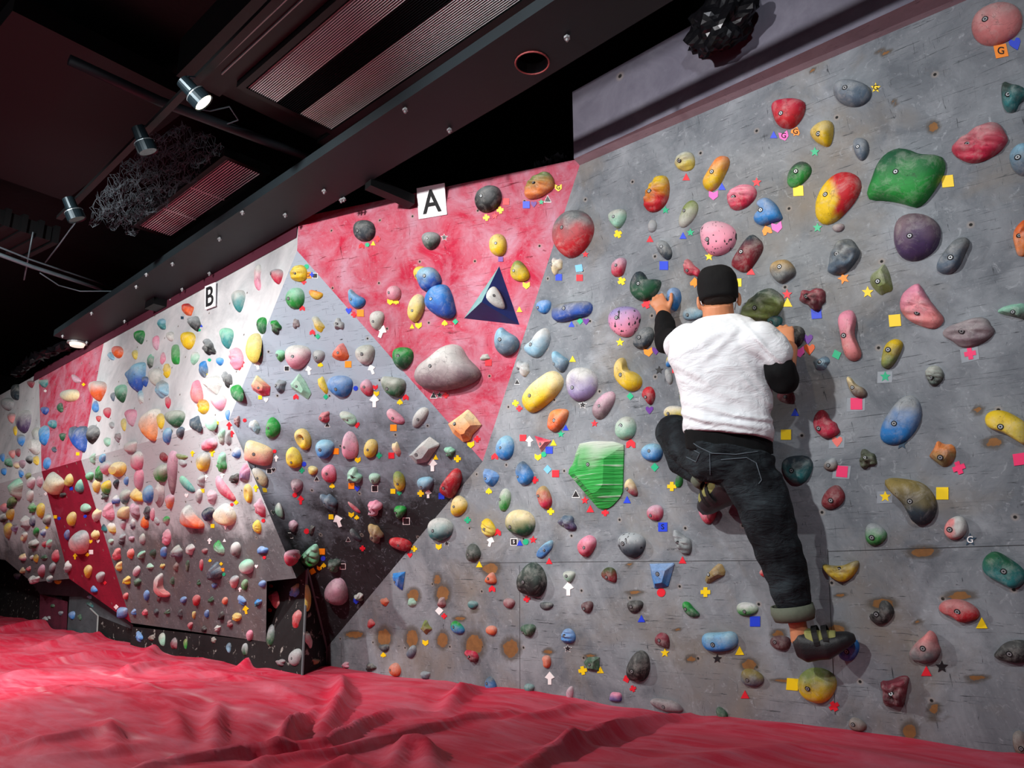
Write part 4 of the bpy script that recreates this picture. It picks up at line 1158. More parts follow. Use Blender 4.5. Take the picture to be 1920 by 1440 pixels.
# ---------------------------------------------------------------- tape markers
TC = dict(y='f2cf10', r='dc2030', b='1a3fd0', g='10a878', o='f58a10', k='15161a', w='f2f2f2', p='f060b8', u='5a2088', l='6fb4dc', n='2a4458', s='e8746a', P='e8306a', O='c8541c')
TN = dict(y='yellow', r='red', b='blue', g='green', o='orange', k='black', w='white', p='pink', u='purple', l='pale blue', n='navy', s='salmon', P='magenta pink', O='burnt orange')
TM = {k: plain('tape_' + TN[k].replace(' ', '_'), v, .5, 0, .05, 40, .4) for k, v in TC.items()}
M_clear = plain('grey_backing_tape', '8c949c', .35, 0, .2, 40)
def shape(k):
    C = lambda n_, r_, o_=0: [(r_[i % len(r_)] * math.sin(2 * math.pi * i / n_ + o_), r_[i % len(r_)] * math.cos(2 * math.pi * i / n_ + o_)) for i in range(n_)]
    return {'s': [(-.5, -.5), (.5, -.5), (.5, .5), (-.5, .5)], 't': [(-.5, -.45), (.5, -.45), (0, .5)], 'd': [(0, -.6), (.55, 0), (0, .6), (-.55, 0)],
            '*': C(10, [.58, .26]), 'c': C(14, [.5]), '+': [(-.5, -.2), (-.2, -.2), (-.2, -.5), (.2, -.5), (.2, -.2), (.5, -.2), (.5, .2), (.2, .2), (.2, .5), (-.2, .5), (-.2, .2), (-.5, .2)],
            'h': [(0, -.55), (.3, -.2), (.5, .1), (.48, .38), (.25, .5), (0, .28), (-.25, .5), (-.48, .38), (-.5, .1), (-.3, -.2)],
            'n': [(-.5, -.45), (-.25, -.45), (0, -.2), (.25, -.45), (.5, -.45), (.5, .1), (0, .55), (-.5, .1)], 'v': [(-.5, .5), (0, .25), (.5, .5), (.5, -.15), (0, -.55), (-.5, -.15)],
            'p': [(0, -.55), (.12, -.3), (.45, -.3), (.5, 0), (0, .55), (-.5, 0), (-.45, -.3), (-.12, -.3)],
            'w': [(-.46, .05), (0, .6), (.46, .05), (.16, -.1), (.16, -.62), (-.16, -.62), (-.16, -.1)]}[k]
SN = {'s': 'square', 't': 'triangle', 'd': 'diamond', '*': 'star', 'c': 'dot', '+': 'cross', 'h': 'heart', 'n': 'notched arrowhead', 'v': 'crown-topped shield', 'p': 'spade', 'w': 'upward arrow'}
STK = '''s y 1777 340 22 6 |s o 1877 96 24 12 G|h b 1904 83 22 20|* y 1642 165 17 0 G|t b 1451 253 14 0|v p 1470 255 17 15 G|p o 1492 247 17 -20 G|* g 1528 285 16 0|t r 1287 332 14 0|* g 1248 394 13 0|t b 1354 350 14 0|v p 1338 366 17 0|* r 1419 342 16 0|s y 1497 358 19 3|n o 1438 432 17 20|v p 1457 426 19 10|* g 1533 427 16 0|+ y 1159 439 15 30|t r 1219 448 13 0|t b 1281 442 13 0|* g 1295 436 13 0|* y 1330 481 15 0|t r 1408 508 16 0|s b 1245 498 16 0|+ y 1166 527 15 30|+ r 1212 570 17 25|p o 1303 530 18 0|s y 1383 530 15 0|* r 1476 552 17 0|t y 1477 567 18 0|s b 1531 588 19 5|* o 1582 522 20 20|* y 1627 548 20 0|s y 1678 601 22 5|h O 1518 655 20 0|h u 1515 636 18 0|v p 1499 660 19 10|d g 1569 665 17 20|v o 1216 660 16 10|h u 1230 658 14 0|* y 1163 642 14 0|d g 1182 743 12 0|* k 1236 694 14 0|s r 1267 693 13 0|h u 1218 769 14 0|* r 1115 794 12 0|n r 1183 832 17 0|d g 1228 876 14 0|+ y 1260 912 17 0|s b 1243 988 17 0 S|t b 1176 937 14 0|* r 1097 938 13 0|t k 1080 926 13 0|t r 1107 954 14 0|+ r 1135 961 13 0|t b 1491 773 15 0|s y 1474 815 19 0|+ P 1819 663 22 10 B|* g 1660 706 18 0 B|s P 1606 757 22 0 B|h s 1570 828 19 0 B|s P 1579 884 21 -5 B|+ P 1798 877 24 20|s P 1911 861 22 8|* n 1691 832 20 0|* y 1660 931 19 0 B|s y 1767 925 23 0|* n 1819 1012 22 0 G|t y 1841 1168 22 0|t r 1737 1258 20 0|* k 1766 1250 21 0|s y 1486 1283 22 -5|+ r 1564 1324 19 30|s b 1586 1372 20 0|t y 1387 1220 17 0|* k 1345 1235 15 0|* y 1247 1224 15 0|d r 1175 1273 13 20|+ r 1187 1291 12 20|t r 1397 1302 16 0|t y 1126 1256 13 0|+ y 1093 1257 16 10|w w 1031 1271 20 0|+ r 988 1123 12 10|w w 1066 1103 22 0|t r 1030 1052 12 0|n r 923 1104 12 0|t y 899 1058 12 0|s k 964 1016 11 0 S|t b 975 1018 11 0|c g 986 1016 11 0|* r 1000 1012 13 0|+ y 1033 959 13 0|+ g 877 975 12 0|n r 933 998 13 0|w w 920 1015 16 -15|t r 1280 1050 14 0|+ y 1323 1110 18 0|c r 1240 1111 16 0|s b 1416 1165 19 0|t b 1203 1160 14 0|* k 1065 1216 12 0|n r 928 856 12 0|p y 917 921 12 0|+ r 1003 900 13 0|s r 1042 888 13 0|v y 1009 857 12 0|c g 1020 852 10 0|s b 1030 844 13 0|t y 1038 830 12 0|s r 981 821 12 0|w w 993 827 16 0|t b 1061 802 11 0|* g 1052 814 12 0|* k 1093 759 12 0|+ y 967 756 12 10|+ r 974 766 11 0|t k 970 716 9 0|t y 1074 673 12 0|t b 1072 608 11 0|d g 1088 602 11 0|h u 1099 603 12 0|* r 1098 477 11 0|s b 1048 520 12 0|s r 1087 521 12 0|s l 1086 503 13 10|d l 1027 880 14 0|+ r 1205 950 0 0|s r 949 378 12 0|+ y 938 394 13 10|+ y 912 408 12 10|* r 928 405 11 0|s b 987 384 13 0|h u 1001 383 11 0|* g 1015 379 10 0|t k 1027 373 12 0|v y 1047 352 13 0 G|s u 939 486 9 0|v y 987 535 13 0|t y 974 580 11 0|n r 678 461 10 0|c g 689 459 8 0|t y 700 456 9 0|+ r 708 448 11 0|* k 833 445 10 0|v y 732 566 11 0|p y 743 566 11 0|t y 773 612 9 0|v y 785 610 12 0|p y 834 606 11 0|d g 854 603 10 0|h b 654 583 11 0|+ r 664 590 11 0|s o 676 587 13 0|w w 716 621 20 -20|s r 916 680 12 0|t k 813 741 11 0|* k 824 741 10 0|+ r 836 741 11 0|v y 883 833 13 0|+ r 895 823 12 0|c g 575 500 9 0|+ b 585 515 9 0|s o 578 516 12 0 G|s k 591 517 8 0|+ r 570 529 9 0|n r 567 578 10 0|n r 586 623 10 0|d g 596 631 9 0|p y 601 684 10 0|s o 653 683 12 0|w w 697 692 16 20|w w 579 694 14 10|c b 667 728 9 0|v r 704 726 9 0|v y 706 738 10 0|w w 702 751 20 0|n r 761 745 11 0|p y 750 754 11 0|n r 555 744 10 0|d g 611 744 9 0|t k 614 796 9 0|h r 669 797 11 0|s o 738 802 12 0|s o 630 846 11 0|v y 671 862 11 0|+ g 711 854 11 0|s r 734 854 11 0|t y 817 857 10 0|w w 811 871 20 0|+ y 858 860 13 0|c b 570 870 9 0|+ g 566 882 10 0|t k 594 897 9 0|p y 623 911 10 0|s o 659 911 11 0|h b 670 916 10 0|s k 703 916 10 0|s y 737 921 9 0|+ g 749 924 9 0|+ y 789 925 12 0|w w 803 925 14 0|s b 828 930 11 0|c r 553 928 9 0|w r 564 937 14 0|s y 621 969 9 0|w w 634 976 20 20|v y 659 965 10 0|p y 669 970 9 0|s k 762 977 11 0|h k 512 961 8 0|s k 544 1004 9 0|c r 575 996 10 0|t k 653 1011 8 0|+ r 680 1028 10 0|s o 604 1034 11 0|c b 606 1047 9 0|p y 607 1060 9 0|v y 599 1065 9 0|s y 586 1071 10 30|h r 769 1041 9 0|+ y 777 1029 11 0|v y 823 1025 11 0|* k 838 1019 9 0|d w 824 1145 14 0|+ r 833 1155 10 0|s k 643 1062 9 0|v y 798 1205 11 0|p y 719 1228 10 0|v b 668 1127 10 0|c g 487 664 9 0|w w 483 684 14 10|c r 459 788 7 0|s k 538 691 8 0|s y 488 745 7 0|h w 499 750 8 0|c r 515 846 7 0|w w 518 859 10 0|s k 505 883 8 0|h k 513 881 7 0|w y 480 915 11 0|s y 496 919 8 0|c r 494 976 7 0|h r 449 691 7 0|w r 454 681 12 0|t b 378 611 5 0|c g 374 619 5 0|s n 342 596 5 0|c g 393 675 6 0|s y 386 700 6 0|w r 430 798 12 0|w r 435 813 10 0|s y 407 793 6 0|w y 398 848 12 0|w y 361 850 9 0|w w 417 891 9 0|w w 386 895 9 0|+ y 443 942 8 0|c r 435 946 6 0|s y 380 920 7 0|h w 350 929 7 0|w y 461 1143 13 10|c r 508 1099 7 0|c r 506 1144 7 0|w w 423 988 7 0|s y 399 986 7 0|w w 393 1014 9 0|t w 421 1013 6 0|h w 481 1062 6 0|+ y 415 1057 6 0|s o 418 1068 6 0|c g 420 1077 6 0|w w 450 1105 7 0|p y 394 1051 6 0|c r 496 1045 6 0|s y 146 851 6 0|s b 134 916 6 0|s y 104 969 6 0|c b 111 972 6 0|+ y 88 989 6 0|v y 170 1015 7 0|h w 184 1015 6 0|s w 171 1035 8 0|p y 164 1040 7 0|w y 141 1043 9 0|c b 160 968 6 0|+ w 86 926 6 0|d r 197 1093 6 0|d w 218 1138 8 0|+ y 157 721 6 0|+ w 85 733 5 0|c r 206 1052 0 0'''
M_cnt = 0
def tape(k, c, x, y, s, ro, txt=None):
    hq = hitw(x, y)
    if hq is None or s < 1: return
    P, n = hq; u = nrm(np.cross(n, Z_))
    if (proj(P + u * .01) - proj(P))[0] < 0: u = -u
    v = np.cross(u, n); v = v if v[2] > 0 else -v
    e = .01; Ju = (proj(P + u * e) - proj(P)) / e; Jv = (proj(P + v * e) - proj(P)) / e; Ji = np.linalg.inv(np.stack([Ju, Jv], 1)); a = math.radians(ro)
    base = P + n * .0012
    def lay(pts, sc, off): 
        o_ = []
        for (px, py) in pts:
            q = Ji @ np.array([(px * math.cos(a) - py * math.sin(a)) * sc, -(px * math.sin(a) + py * math.cos(a)) * sc]); o_.append(u * q[0] + v * q[1] + n * off)
        return o_
    pts = shape(k); m = len(pts); L = lay(pts, s, .0016); Lb = lay(pts, s, -.001)
    cen = np.mean(L, 0); V = L + Lb + [cen]; Fc = [(i, (i + 1) % m, 2 * m) for i in range(m)] + [(i, i + m, (i + 1) % m + m, (i + 1) % m) for i in range(m)]
    if np.cross(V[1] - V[0], cen - V[0]) @ n < 0: Fc = [q[::-1] for q in Fc]
    o = mk('tape_marker', V, Fc, TM[c]); o.location = tuple(base); o['category'] = 'tape marker'
    extra = ''
    if c == 'k' and x < 1100:
        Lq = lay(shape(k), s * 1.22, .0006); cq = np.mean(Lq, 0); Fq_ = [(i, (i + 1) % m, m) for i in range(m)]; Fq_ = Fq_ if np.cross(Lq[1] - Lq[0], cq - Lq[0]) @ n > 0 else [q[::-1] for q in Fq_]
        mk('white_border', Lq + [cq], Fq_, TM['w'], parent=o, label='white edge showing around the black tape')
    if txt == 'B':
        Lq = lay([(-.85, -.7), (.7, -.6), (.75, .55), (-.8, .5)], s, .0002); b_ = mk('backing_tape', Lq, [(0, 1, 2, 3)] if np.cross(Lq[1] - Lq[0], Lq[2] - Lq[0]) @ n > 0 else [(3, 2, 1, 0)], M_clear, parent=o, label='torn grey backing tape'); extra = ' on grey tape'
    elif txt:
        me = text_mesh(txt, 1.0); 
        for vv in me.vertices:
            q = Ji @ np.array([vv.co.x * s * .8, -vv.co.y * s * .8]); vv.co = Vector(u * q[0] + v * q[1] + n * (.0024 + vv.co.z * .3))
        me.materials.clear(); me.materials.append(TM['w'] if c in 'kbn' and c != 'b' else M_ink); me.name = 'inked_letter'; lo = bpy.data.objects.new('inked_letter', me); COL.objects.link(lo); lo.parent = o; extra = ' inked ' + txt
    SIGHT.append(dict(o=o, x=x, y=y, d=f'{TN[c]} {SN[k]} tape marker{extra}', man=False, r=s, tape=True))
for it in STK.split('|'):
    a = it.split(); tape(a[0], a[1], float(a[2]), float(a[3]), float(a[4]), float(a[5]), a[6] if len(a) > 6 else None)

# ---------------------------------------------------------------- words that single each one out
def words():
    from collections import Counter
    SIGHT.extend([dict(o=None, x=808, y=378, d='letter A sign', man=True, r=30, lm=1), dict(o=None, x=394, y=558, d='letter B sign', man=True, r=25, lm=1), dict(o=None, x=1345, y=530, d="climber's black cap", man=True, r=40, lm=1)])
    cnt = Counter(s['d'] for s in SIGHT)
    def zone(s):
        x, y = s['x'], s['y']
        hq = hitw(x, y); return 0
    for s in SIGHT: s['u'] = cnt[s['d']] == 1
    LM = [s for s in SIGHT if s['man']] 
    uq = [s for s in SIGHT if s['u'] and not s['man'] and not s.get('tape')]
    used = set()
    def rel(s, l):
        dx, dy = s['x'] - l['x'], s['y'] - l['y']; a = math.degrees(math.atan2(-dy, dx)) % 360; k = int((a + 22.5) // 45) % 8
        return ['right of', 'above and right of', 'above', 'above and left of', 'left of', 'below and left of', 'below', 'below and right of'][k]
    short = lambda l: l['d'].replace(' climbing hold', ' hold').replace(', hold', ' hold').replace(',', '')
    for s in SIGHT:
        if s['o'] is None: continue
        dd = s['d'].replace(', climbing hold', '')
        if s['man']: s['o']['label'] = dd if len(dd.split()) >= 4 else dd + ' bolted on the wall'; 
    todo = [s for s in SIGHT if s['o'] is not None and not s['man']]
    # the item nearest to a landmark, among look-alikes in that direction, owns the phrase
    for land, lim in ((LM, 6), (LM + uq, 14), (LM + uq, 60)):
        best = {}
        for s in todo:
            if 'label' in s['o']: continue
            ls = sorted((l for l in land if l is not s), key=lambda l: (l['x'] - s['x']) ** 2 + (l['y'] - s['y']) ** 2)[:lim]
            for l in ls:
                d = math.hypot(l['x'] - s['x'], l['y'] - s['y']); key = s['d'] + '|' + rel(s, l) + '|' + short(l)
                if len((s['d'] + ' ' + rel(s, l) + ' the ' + short(l)).split()) > 16 or key in used: continue
                if key not in best or d < best[key][0]: best[key] = (d, s, l)
        for key, (d, s, l) in sorted(best.items(), key=lambda kv: kv[1][0]):
            if 'label' in s['o']: continue
            used.add(key); s['o']['label'] = s['d'] + ' ' + rel(s, l) + ' the ' + short(l)
    n = 0
    for s in todo:
        if 'label' not in s['o']: s['o']['label'] = s['d'] + ' in the crowded part of the wall'; s['o']['group'] = s['d']; n += 1
    print('unlabelled', n, 'holds', sum(1 for s in SIGHT if not s.get('tape')), 'tapes', sum(1 for s in SIGHT if s.get('tape')))
    for s in SIGHT:
        if s['o'] is None: continue
        if s.get('tape'): s['o']['group'] = 'tape route markers on the climbing walls'
        else: s['o']['group'] = 'climbing holds on the right wall' if s['x'] > 900 else 'climbing holds on the red facet and black prow' if s['x'] > 540 else 'climbing holds on the far left walls'
def merge_small(keep=300):
    hs = sorted([s for s in SIGHT if s['o'] is not None and not s.get('tape')], key=lambda s: -s['a']); rest = hs[keep:]
    V, Fc, C = [], [], []
    for s in rest:
        o = s['o']; b = len(V); L = np.array(o.location); V += [np.array(v.co) + L for v in o.data.vertices]; Fc += [tuple(b + i for i in q.vertices) for q in o.data.polygons]
        c = np.zeros(len(o.data.vertices) * 4, dtype=np.float32); o.data.color_attributes['Col'].data.foreach_get('color', c); C += list(c.reshape(-1, 4)[:, :3])
        for ch in list(o.children_recursive): bpy.data.objects.remove(ch)
        bpy.data.objects.remove(o); SIGHT.remove(s)
    mk('small_foothold', V, Fc, M_hold, smooth=True, cols=C, label='the many smallest chips and footholds scattered between the bigger holds', cat='climbing hold', kind='stuff')
merge_small()
words()
# ---------------------------------------------------------------- the red mat cover, rumpled
def fold(pts, h, wd, z=0.0): return ([onz(x, y, z)[:2] for x, y in pts], h * 1.5, wd)
FOLDS = [fold([(885, 1283), (862, 1300), (832, 1330)], .045, .07), fold([(640, 1262), (640, 1310), (598, 1362)], .06, .06), fold([(598, 1320), (560, 1345), (530, 1378)], .04, .05),
         fold([(548, 1340), (520, 1400)], .045, .05), fold([(412, 1310), (402, 1360), (408, 1398)], .04, .05), fold([(322, 1325), (350, 1385)], .03, .05), fold([(205, 1345), (218, 1402)], .03, .05),
         fold([(296, 1210), (270, 1232)], .05, .10), fold([(305, 1238), (240, 1256), (230, 1262)], .045, .09), fold([(478, 1241), (450, 1247)], .05, .07), fold([(268, 1275), (285, 1290)], .02, .08),
         fold([(240, 1442), (330, 1420), (460, 1400), (610, 1392), (665, 1360), (720, 1335), (800, 1330)], .045, .05), fold([(460, 1440), (500, 1412), (620, 1400), (760, 1372), (900, 1340), (960, 1330)], .03, .05),
         fold([(1290, 1334), (1200, 1350), (1110, 1378), (1020, 1410), (960, 1445)], .05, .06), fold([(735, 1425), (762, 1388), (800, 1400), (812, 1440)], .045, .06), fold([(600, 1440), (650, 1420), (700, 1440)], .03, .07),
         fold([(1100, 1311), (1040, 1330), (960, 1345)], .025, .06), fold([(-20, 1192), (60, 1184), (115, 1178)], .07, .2), fold([(60, 1216), (140, 1205), (190, 1196)], .05, .15), fold([(80, 1240), (180, 1228), (250, 1222)], .04, .12),
         fold([(0, 1262), (90, 1255)], .03, .12), fold([(0, 1300), (110, 1290), (240, 1300)], .02, .1), fold([(30, 1390), (150, 1372), (230, 1370)], .03, .06), fold([(660, 1330), (600, 1325), (470, 1260)], .015, .08),
         fold([(930, 1400), (1060, 1390), (1200, 1400)], .02, .07), fold([(1250, 1420), (1500, 1400), (1750, 1430)], .02, .12), fold([(480, 1265), (400, 1258), (330, 1262)], .02, .1)]
xs = np.concatenate([np.arange(-13.4, -6, .05), np.arange(-6, 1.2, .022), np.arange(1.2, 3.0, .1)])
def edgeY(X):
    yr = A0[1] + (X - A0[0]) * DR[1] / DR[0]
    return np.where(X > A0[0], yr + .03, np.where(X > -10.2, 2.97, 3.3))
ny = 150; G = np.zeros((len(xs), ny + 1, 3)); ys = np.linspace(0, 1, ny + 1) ** 1.0
for i, X in enumerate(xs): G[i, :, 0] = X; G[i, :, 1] = -1.2 + (float(edgeY(X)) + 1.2) * ys
P = G.reshape(-1, 3); z = np.zeros(len(P))
for pts, h, wd in FOLDS:
    dmin = np.full(len(P), 9.0); tt = np.zeros(len(P)); nseg = len(pts) - 1
    for k in range(nseg):
        a, b_ = np.array(pts[k]), np.array(pts[k + 1]); d = b_ - a; t = np.clip(((P[:, :2] - a) @ d) / (d @ d), 0, 1); dd = np.linalg.norm(P[:, :2] - a - t[:, None] * d, axis=1)
        m_ = dd < dmin; dmin[m_] = dd[m_]; tt[m_] = (k + t[m_]) / nseg
    z += h * np.exp(-(dmin / (wd * .72)) ** 1.7) * (.35 + .65 * np.sin(np.clip(tt, 0.02, .98) * math.pi)) - h * .25 * np.exp(-(dmin / (wd * 2.2)) ** 2)
for i, q in enumerate(P):
    z[i] += .020 * mnoise.noise(Vector((q[0] * 1.1, q[1] * .9, 0))) + .013 * mnoise.noise(Vector((q[0] * 1.6 + q[1] * 1.2, q[1] * 5.2 - q[0] * .6, 4))) + .005 * mnoise.noise(Vector((q[0] * 5, q[1] * 11 - q[0] * 2, 9))) + .022 * max(0, .16 - abs(mnoise.noise(Vector((q[0] * 1.3 + q[1] * .9, q[1] * 2.6 - q[0] * .9, 21))))) / .16 * max(0, mnoise.noise(Vector((q[0] * .8, q[1] * .9, 33))) + .25)
far = np.clip((-6.5 - P[:, 0]) / 3, 0, 1); z += far * .06
P[:, 2] = z - .012
nxx = len(xs); Fq = [(i * (ny + 1) + j, (i + 1) * (ny + 1) + j, (i + 1) * (ny + 1) + j + 1, i * (ny + 1) + j + 1) for i in range(nxx - 1) for j in range(ny)]
t = NT('red_mat_canvas'); tc = t.n('ShaderNodeTexCoord').outputs['Object']
base = t.mix(t.noise(tc, 1.3, 4), lin('bd1c3a'), lin('d22a48'))
ck = t.ramp(t.noise(t.map(tc, (1.0, 2.2, 1)), 1.5, 9, .7, .8), .42, .80); c = t.mix(ck, base, lin('d8788c'))
st = t.ramp(t.noise(t.map(tc, (1.5, 14, 1), (0, 0, .1)), 1.5, 6, .7, .5), .5, .8); c = t.mix(st, c, lin('c0687c'))
at = t.n('ShaderNodeAttribute'); at.attribute_name = 'Col'; sp = t.n('ShaderNodeSeparateColor'); t.l(at.outputs['Color'], sp.inputs[0])
c = t.mix(sp.outputs[0], c, lin('e0b0b8'))
t.bump(t.noise(tc, 60, 5), .12, .004); M_mat = t.fin(c, .62, 0, .3)
# chalk lines left along the cover's seams
cl = np.zeros(len(P))
for pts in ([(0, 1268), (40, 1282), (130, 1315), (180, 1340), (240, 1365), (340, 1408)], [(95, 1232), (170, 1250), (260, 1272), (300, 1288), (400, 1308), (470, 1330), (515, 1345), (590, 1356)], [(300, 1218), (350, 1226), (400, 1230)]):
    w2 = [onz(x, y, 0)[:2] for x, y in pts]
    for k in range(len(w2) - 1):
        a, b_ = w2[k], w2[k + 1]; d = b_ - a; tq = np.clip(((P[:, :2] - a) @ d) / (d @ d), 0, 1); dd = np.linalg.norm(P[:, :2] - a - tq[:, None] * d, axis=1)
        cl = np.maximum(cl, np.clip(1.3 - dd / .012, 0, 1) * .6)
cl *= (.55 + .45 * np.sin(P[:, 0] * 23) * np.sin(P[:, 0] * 7.7))
mk('crash_mat', P, Fq, M_mat, smooth=True, cols=np.repeat(cl[:, None], 3, 1), label='huge rumpled red canvas crash mat cover spread below all the walls', cat='crash mat')

# ---------------------------------------------------------------- the climber
def J(x, y, d): return onR(x, y, d)
def pr(q, rpx): return rpx * ((q - CAM) @ F_) / f      # pixels at that depth -> metres
def remesh(mb, name, vox, sm, mat, parent, disp=None, **k):
    me = bpy.data.meshes.new(name); me.from_pydata([tuple(q) for q in mb.V], [], mb.F); o = bpy.data.objects.new(name, me); COL.objects.link(o)
    bm = bmesh.new(); bm.from_mesh(me); bmesh.ops.recalc_face_normals(bm, faces=bm.faces); bm.to_mesh(me); bm.free()
    r = o.modifiers.new('r', 'REMESH'); r.mode = 'VOXEL'; r.voxel_size = vox; s_ = o.modifiers.new('s', 'SMOOTH'); s_.iterations = sm; s_.factor = .5
    me2 = bpy.data.meshes.new_from_object(o.evaluated_get(bpy.context.evaluated_depsgraph_get())); bpy.data.objects.remove(o)
    if disp:
        N = np.zeros(len(me2.vertices) * 3); me2.vertices.foreach_get('normal', N); N = N.reshape(-1, 3); Vv = np.zeros(len(me2.vertices) * 3); me2.vertices.foreach_get('co', Vv); Vv = Vv.reshape(-1, 3)
        for i in range(len(Vv)): Vv[i] += N[i] * disp(Vv[i])
        me2.vertices.foreach_set('co', Vv.ravel())
    L = parent.location; me2.transform(Matrix.Translation(-L)); me2.polygons.foreach_set('use_smooth', [True] * len(me2.polygons)); me2.materials.clear()
    me2.materials.append(mat); me2.name = name; o = bpy.data.objects.new(name, me2); COL.objects.link(o); o.parent = parent; tag(o, **k); return o
def loft(mb, secs, n=20):
    """secs: (centre, half axis a, half axis b)"""
    b = len(mb.V)
    for (c, a, bb) in secs:
        for k in range(n):
            t_ = 2 * math.pi * k / n; ct, st_ = math.cos(t_), math.sin(t_)
            e_ = .85; mb.V.append(c + a * math.copysign(abs(ct) ** e_, ct) + bb * math.copysign(abs(st_) ** e_, st_))
    m = len(secs)
    for i in range(m - 1):
        for k in range(n): k2 = (k + 1) % n; mb.F.append((b + i * n + k, b + i * n + k2, b + (i + 1) * n + k2, b + (i + 1) * n + k))
    mb.F.append(tuple(b + k for k in range(n))[::-1]); mb.F.append(tuple(b + (m - 1) * n + k for k in range(n)))
def ball(mb, c, r, sx=None):
    bm = bmesh.new(); bmesh.ops.create_icosphere(bm, subdivisions=3, radius=1); ax = sx if sx is not None else np.eye(3) * r
    mb.add([c + np.array(v.co) @ ax for v in bm.verts], [tuple(v.index for v in q.verts) for q in bm.faces]); bm.free()
def limb(mb, pts, rpx):
    R3 = [pr(q, r) for q, r in zip(pts, rpx)]; P_, Q_ = [], []
    for i in range(len(pts) - 1):
        for k in range(6):
            tt = k / 6; P_.append(pts[i] * (1 - tt) + pts[i + 1] * tt); Q_.append(R3[i] * (1 - tt) + R3[i + 1] * tt)
    P_.append(pts[-1]); Q_.append(R3[-1]); mb.tube(P_, Q_, 18)
    for q, r in zip(pts, R3): ball(mb, q, r)
fwT = nrm(ray(1365, 700) * [1, 1, 0]); hx = nrm(np.cross(fwT, Z_)); hx = hx if hx @ R_ > 0 else -hx; BK = -fwT   # he faces straight away from us
person = empty('person', J(1530, 1230, .10), 'climber seen from behind in white T-shirt, dark jeans and black cap on the wall', 'person')
def skinmat():
    t = NT('skin'); tc = t.n('ShaderNodeTexCoord').outputs['Object']; c = t.mix(t.noise(tc, 18, 5), lin('b87450'), lin('d0906a')); t.bump(t.noise(tc, 120, 3), .1, .002)
    t.b.inputs['Subsurface Weight'].default_value = .08; t.b.inputs['Subsurface Radius'].default_value = (.02, .008, .004); return t.fin(c, .5, 0, .4)
M_skin = skinmat()
# joints (picture position, distance off the wall)
neck = J(1346, 592, .30); hd = J(1346, 545, .30)
shL, shR = J(1290, 632, .31), J(1432, 628, .28)
elL, wrL, hdL = J(1252, 640, .18), J(1243, 585, .085), J(1243, 562, .065)
elR, wrR, hdR = J(1470, 712, .22), J(1480, 655, .12), J(1472, 622, .085)
hips = J(1372, 858, .27)
hipL, knL, anL = J(1330, 868, .25), J(1264, 812, .10), J(1330, 895, .20)
hipR, mdR, knR, anR = J(1408, 880, .24), J(1432, 940, .22), J(1452, 1010, .18), J(1498, 1180, .13)
up = nrm(neck - hips); inn = -NR
# body (skin) -- one continuous surface: head, neck, arms, hands, trunk, legs, feet
b = MB()
loft(b, [(hips - up * .06, hx * .13, BK * .09), (hips + up * .05, hx * .14, NR * .09), (J(1362, 760, .27), hx * .13, NR * .085), (J(1356, 690, .28), hx * .155, NR * .095), (J(1355, 640, .28), hx * .16, NR * .09), (J(1350, 612, .29), hx * .10, NR * .07)])
b.tube([J(1350, 620, .285), J(1347, 596, .29), J(1346, 572, .30)], [pr(neck, 33), pr(neck, 29), pr(neck, 28)], 20)
fw = nrm(fwT + Z_ * .10)
S = pr(hd, 1)
ball(b, hd + Z_ * .012, 1, np.array([hx * 33 * S, fw * 40 * S, up * 40 * S]))
ball(b, hd - Z_ * 16 * S + fw * 12 * S, 1, np.array([hx * 27 * S, fw * 32 * S, up * 34 * S]))
ball(b, hd - Z_ * 12 * S + fw * 42 * S, 1, np.array([hx * 5 * S, fw * 9 * S, up * 9 * S]))              # nose
for sx in (-1, 1):                                                                                     # eye sockets, brow and lips on the face side
    ball(b, hd + sx * hx * 13 * S + fw * 34 * S + up * 2 * S, 1, np.array([hx * 6 * S, fw * 4 * S, up * 4 * S]))
ball(b, hd - Z_ * 30 * S + fw * 38 * S, 1, np.array([hx * 11 * S, fw * 5 * S, up * 4 * S]))
limb(b, [shL, elL, wrL], [15, 17, 13]); limb(b, [shR, elR, wrR], [24, 19, 15])
limb(b, [hipL, knL, anL], [30, 24, 13]); limb(b, [hipR, knR, anR], [34, 24, 16])
def hand(mb, wr, kn, side, spread, curl, thumb, fl=1.0):
    """wr wrist, kn middle knuckle; side = vector towards the little finger; curl direction = into the wall"""
    ax = nrm(kn - wr); s_ = nrm(side - ax * (side @ ax)); dn = nrm(np.cross(ax, s_)); dn = dn if dn @ inn > 0 else -dn
    loft(mb, [(wr - ax * .01, s_ * .026, dn * .018), (wr + (kn - wr) * .5, s_ * .036, dn * .017), (kn, s_ * .040, dn * .015), (kn + ax * .008, s_ * .036, dn * .012)], 16)
    for i, ln in enumerate((.070, .078, .072, .056)):
        o_ = kn + s_ * (-.030 + .0205 * i) - ax * (.003 if i in (0,) else .010 * (i == 3)); d0 = nrm(ax * (1 - curl * .35) + dn * curl * .55 + s_ * spread * (i - 1.5)); d1 = nrm(ax * (.55 - curl * .3) + dn * (curl + .25)); d2 = nrm(dn - ax * .35)
        a = o_; b1 = a + d0 * ln * .48 * fl; b2 = b1 + d1 * ln * .32 * fl; b3 = b2 + d2 * ln * .22 * fl
        mb.tube([a - d0 * .01, a, b1, b2, b3], [.0095, .0100, .0092, .0082, .0068], 12); ball(mb, b3, .0068); ball(mb, b1, .0096); ball(mb, a, .0105)
    ts = wr + (kn - wr) * .25 - s_ * .028; td = nrm(-s_ * .55 + thumb); t1 = ts + td * .038; t2 = t1 + nrm(thumb + dn * .15) * .032
    mb.tube([ts - td * .012, ts, t1, t2], [.014, .0135, .0110, .0088], 12); ball(mb, t2, .0088); ball(mb, t1, .0112)
upR_ = UPR
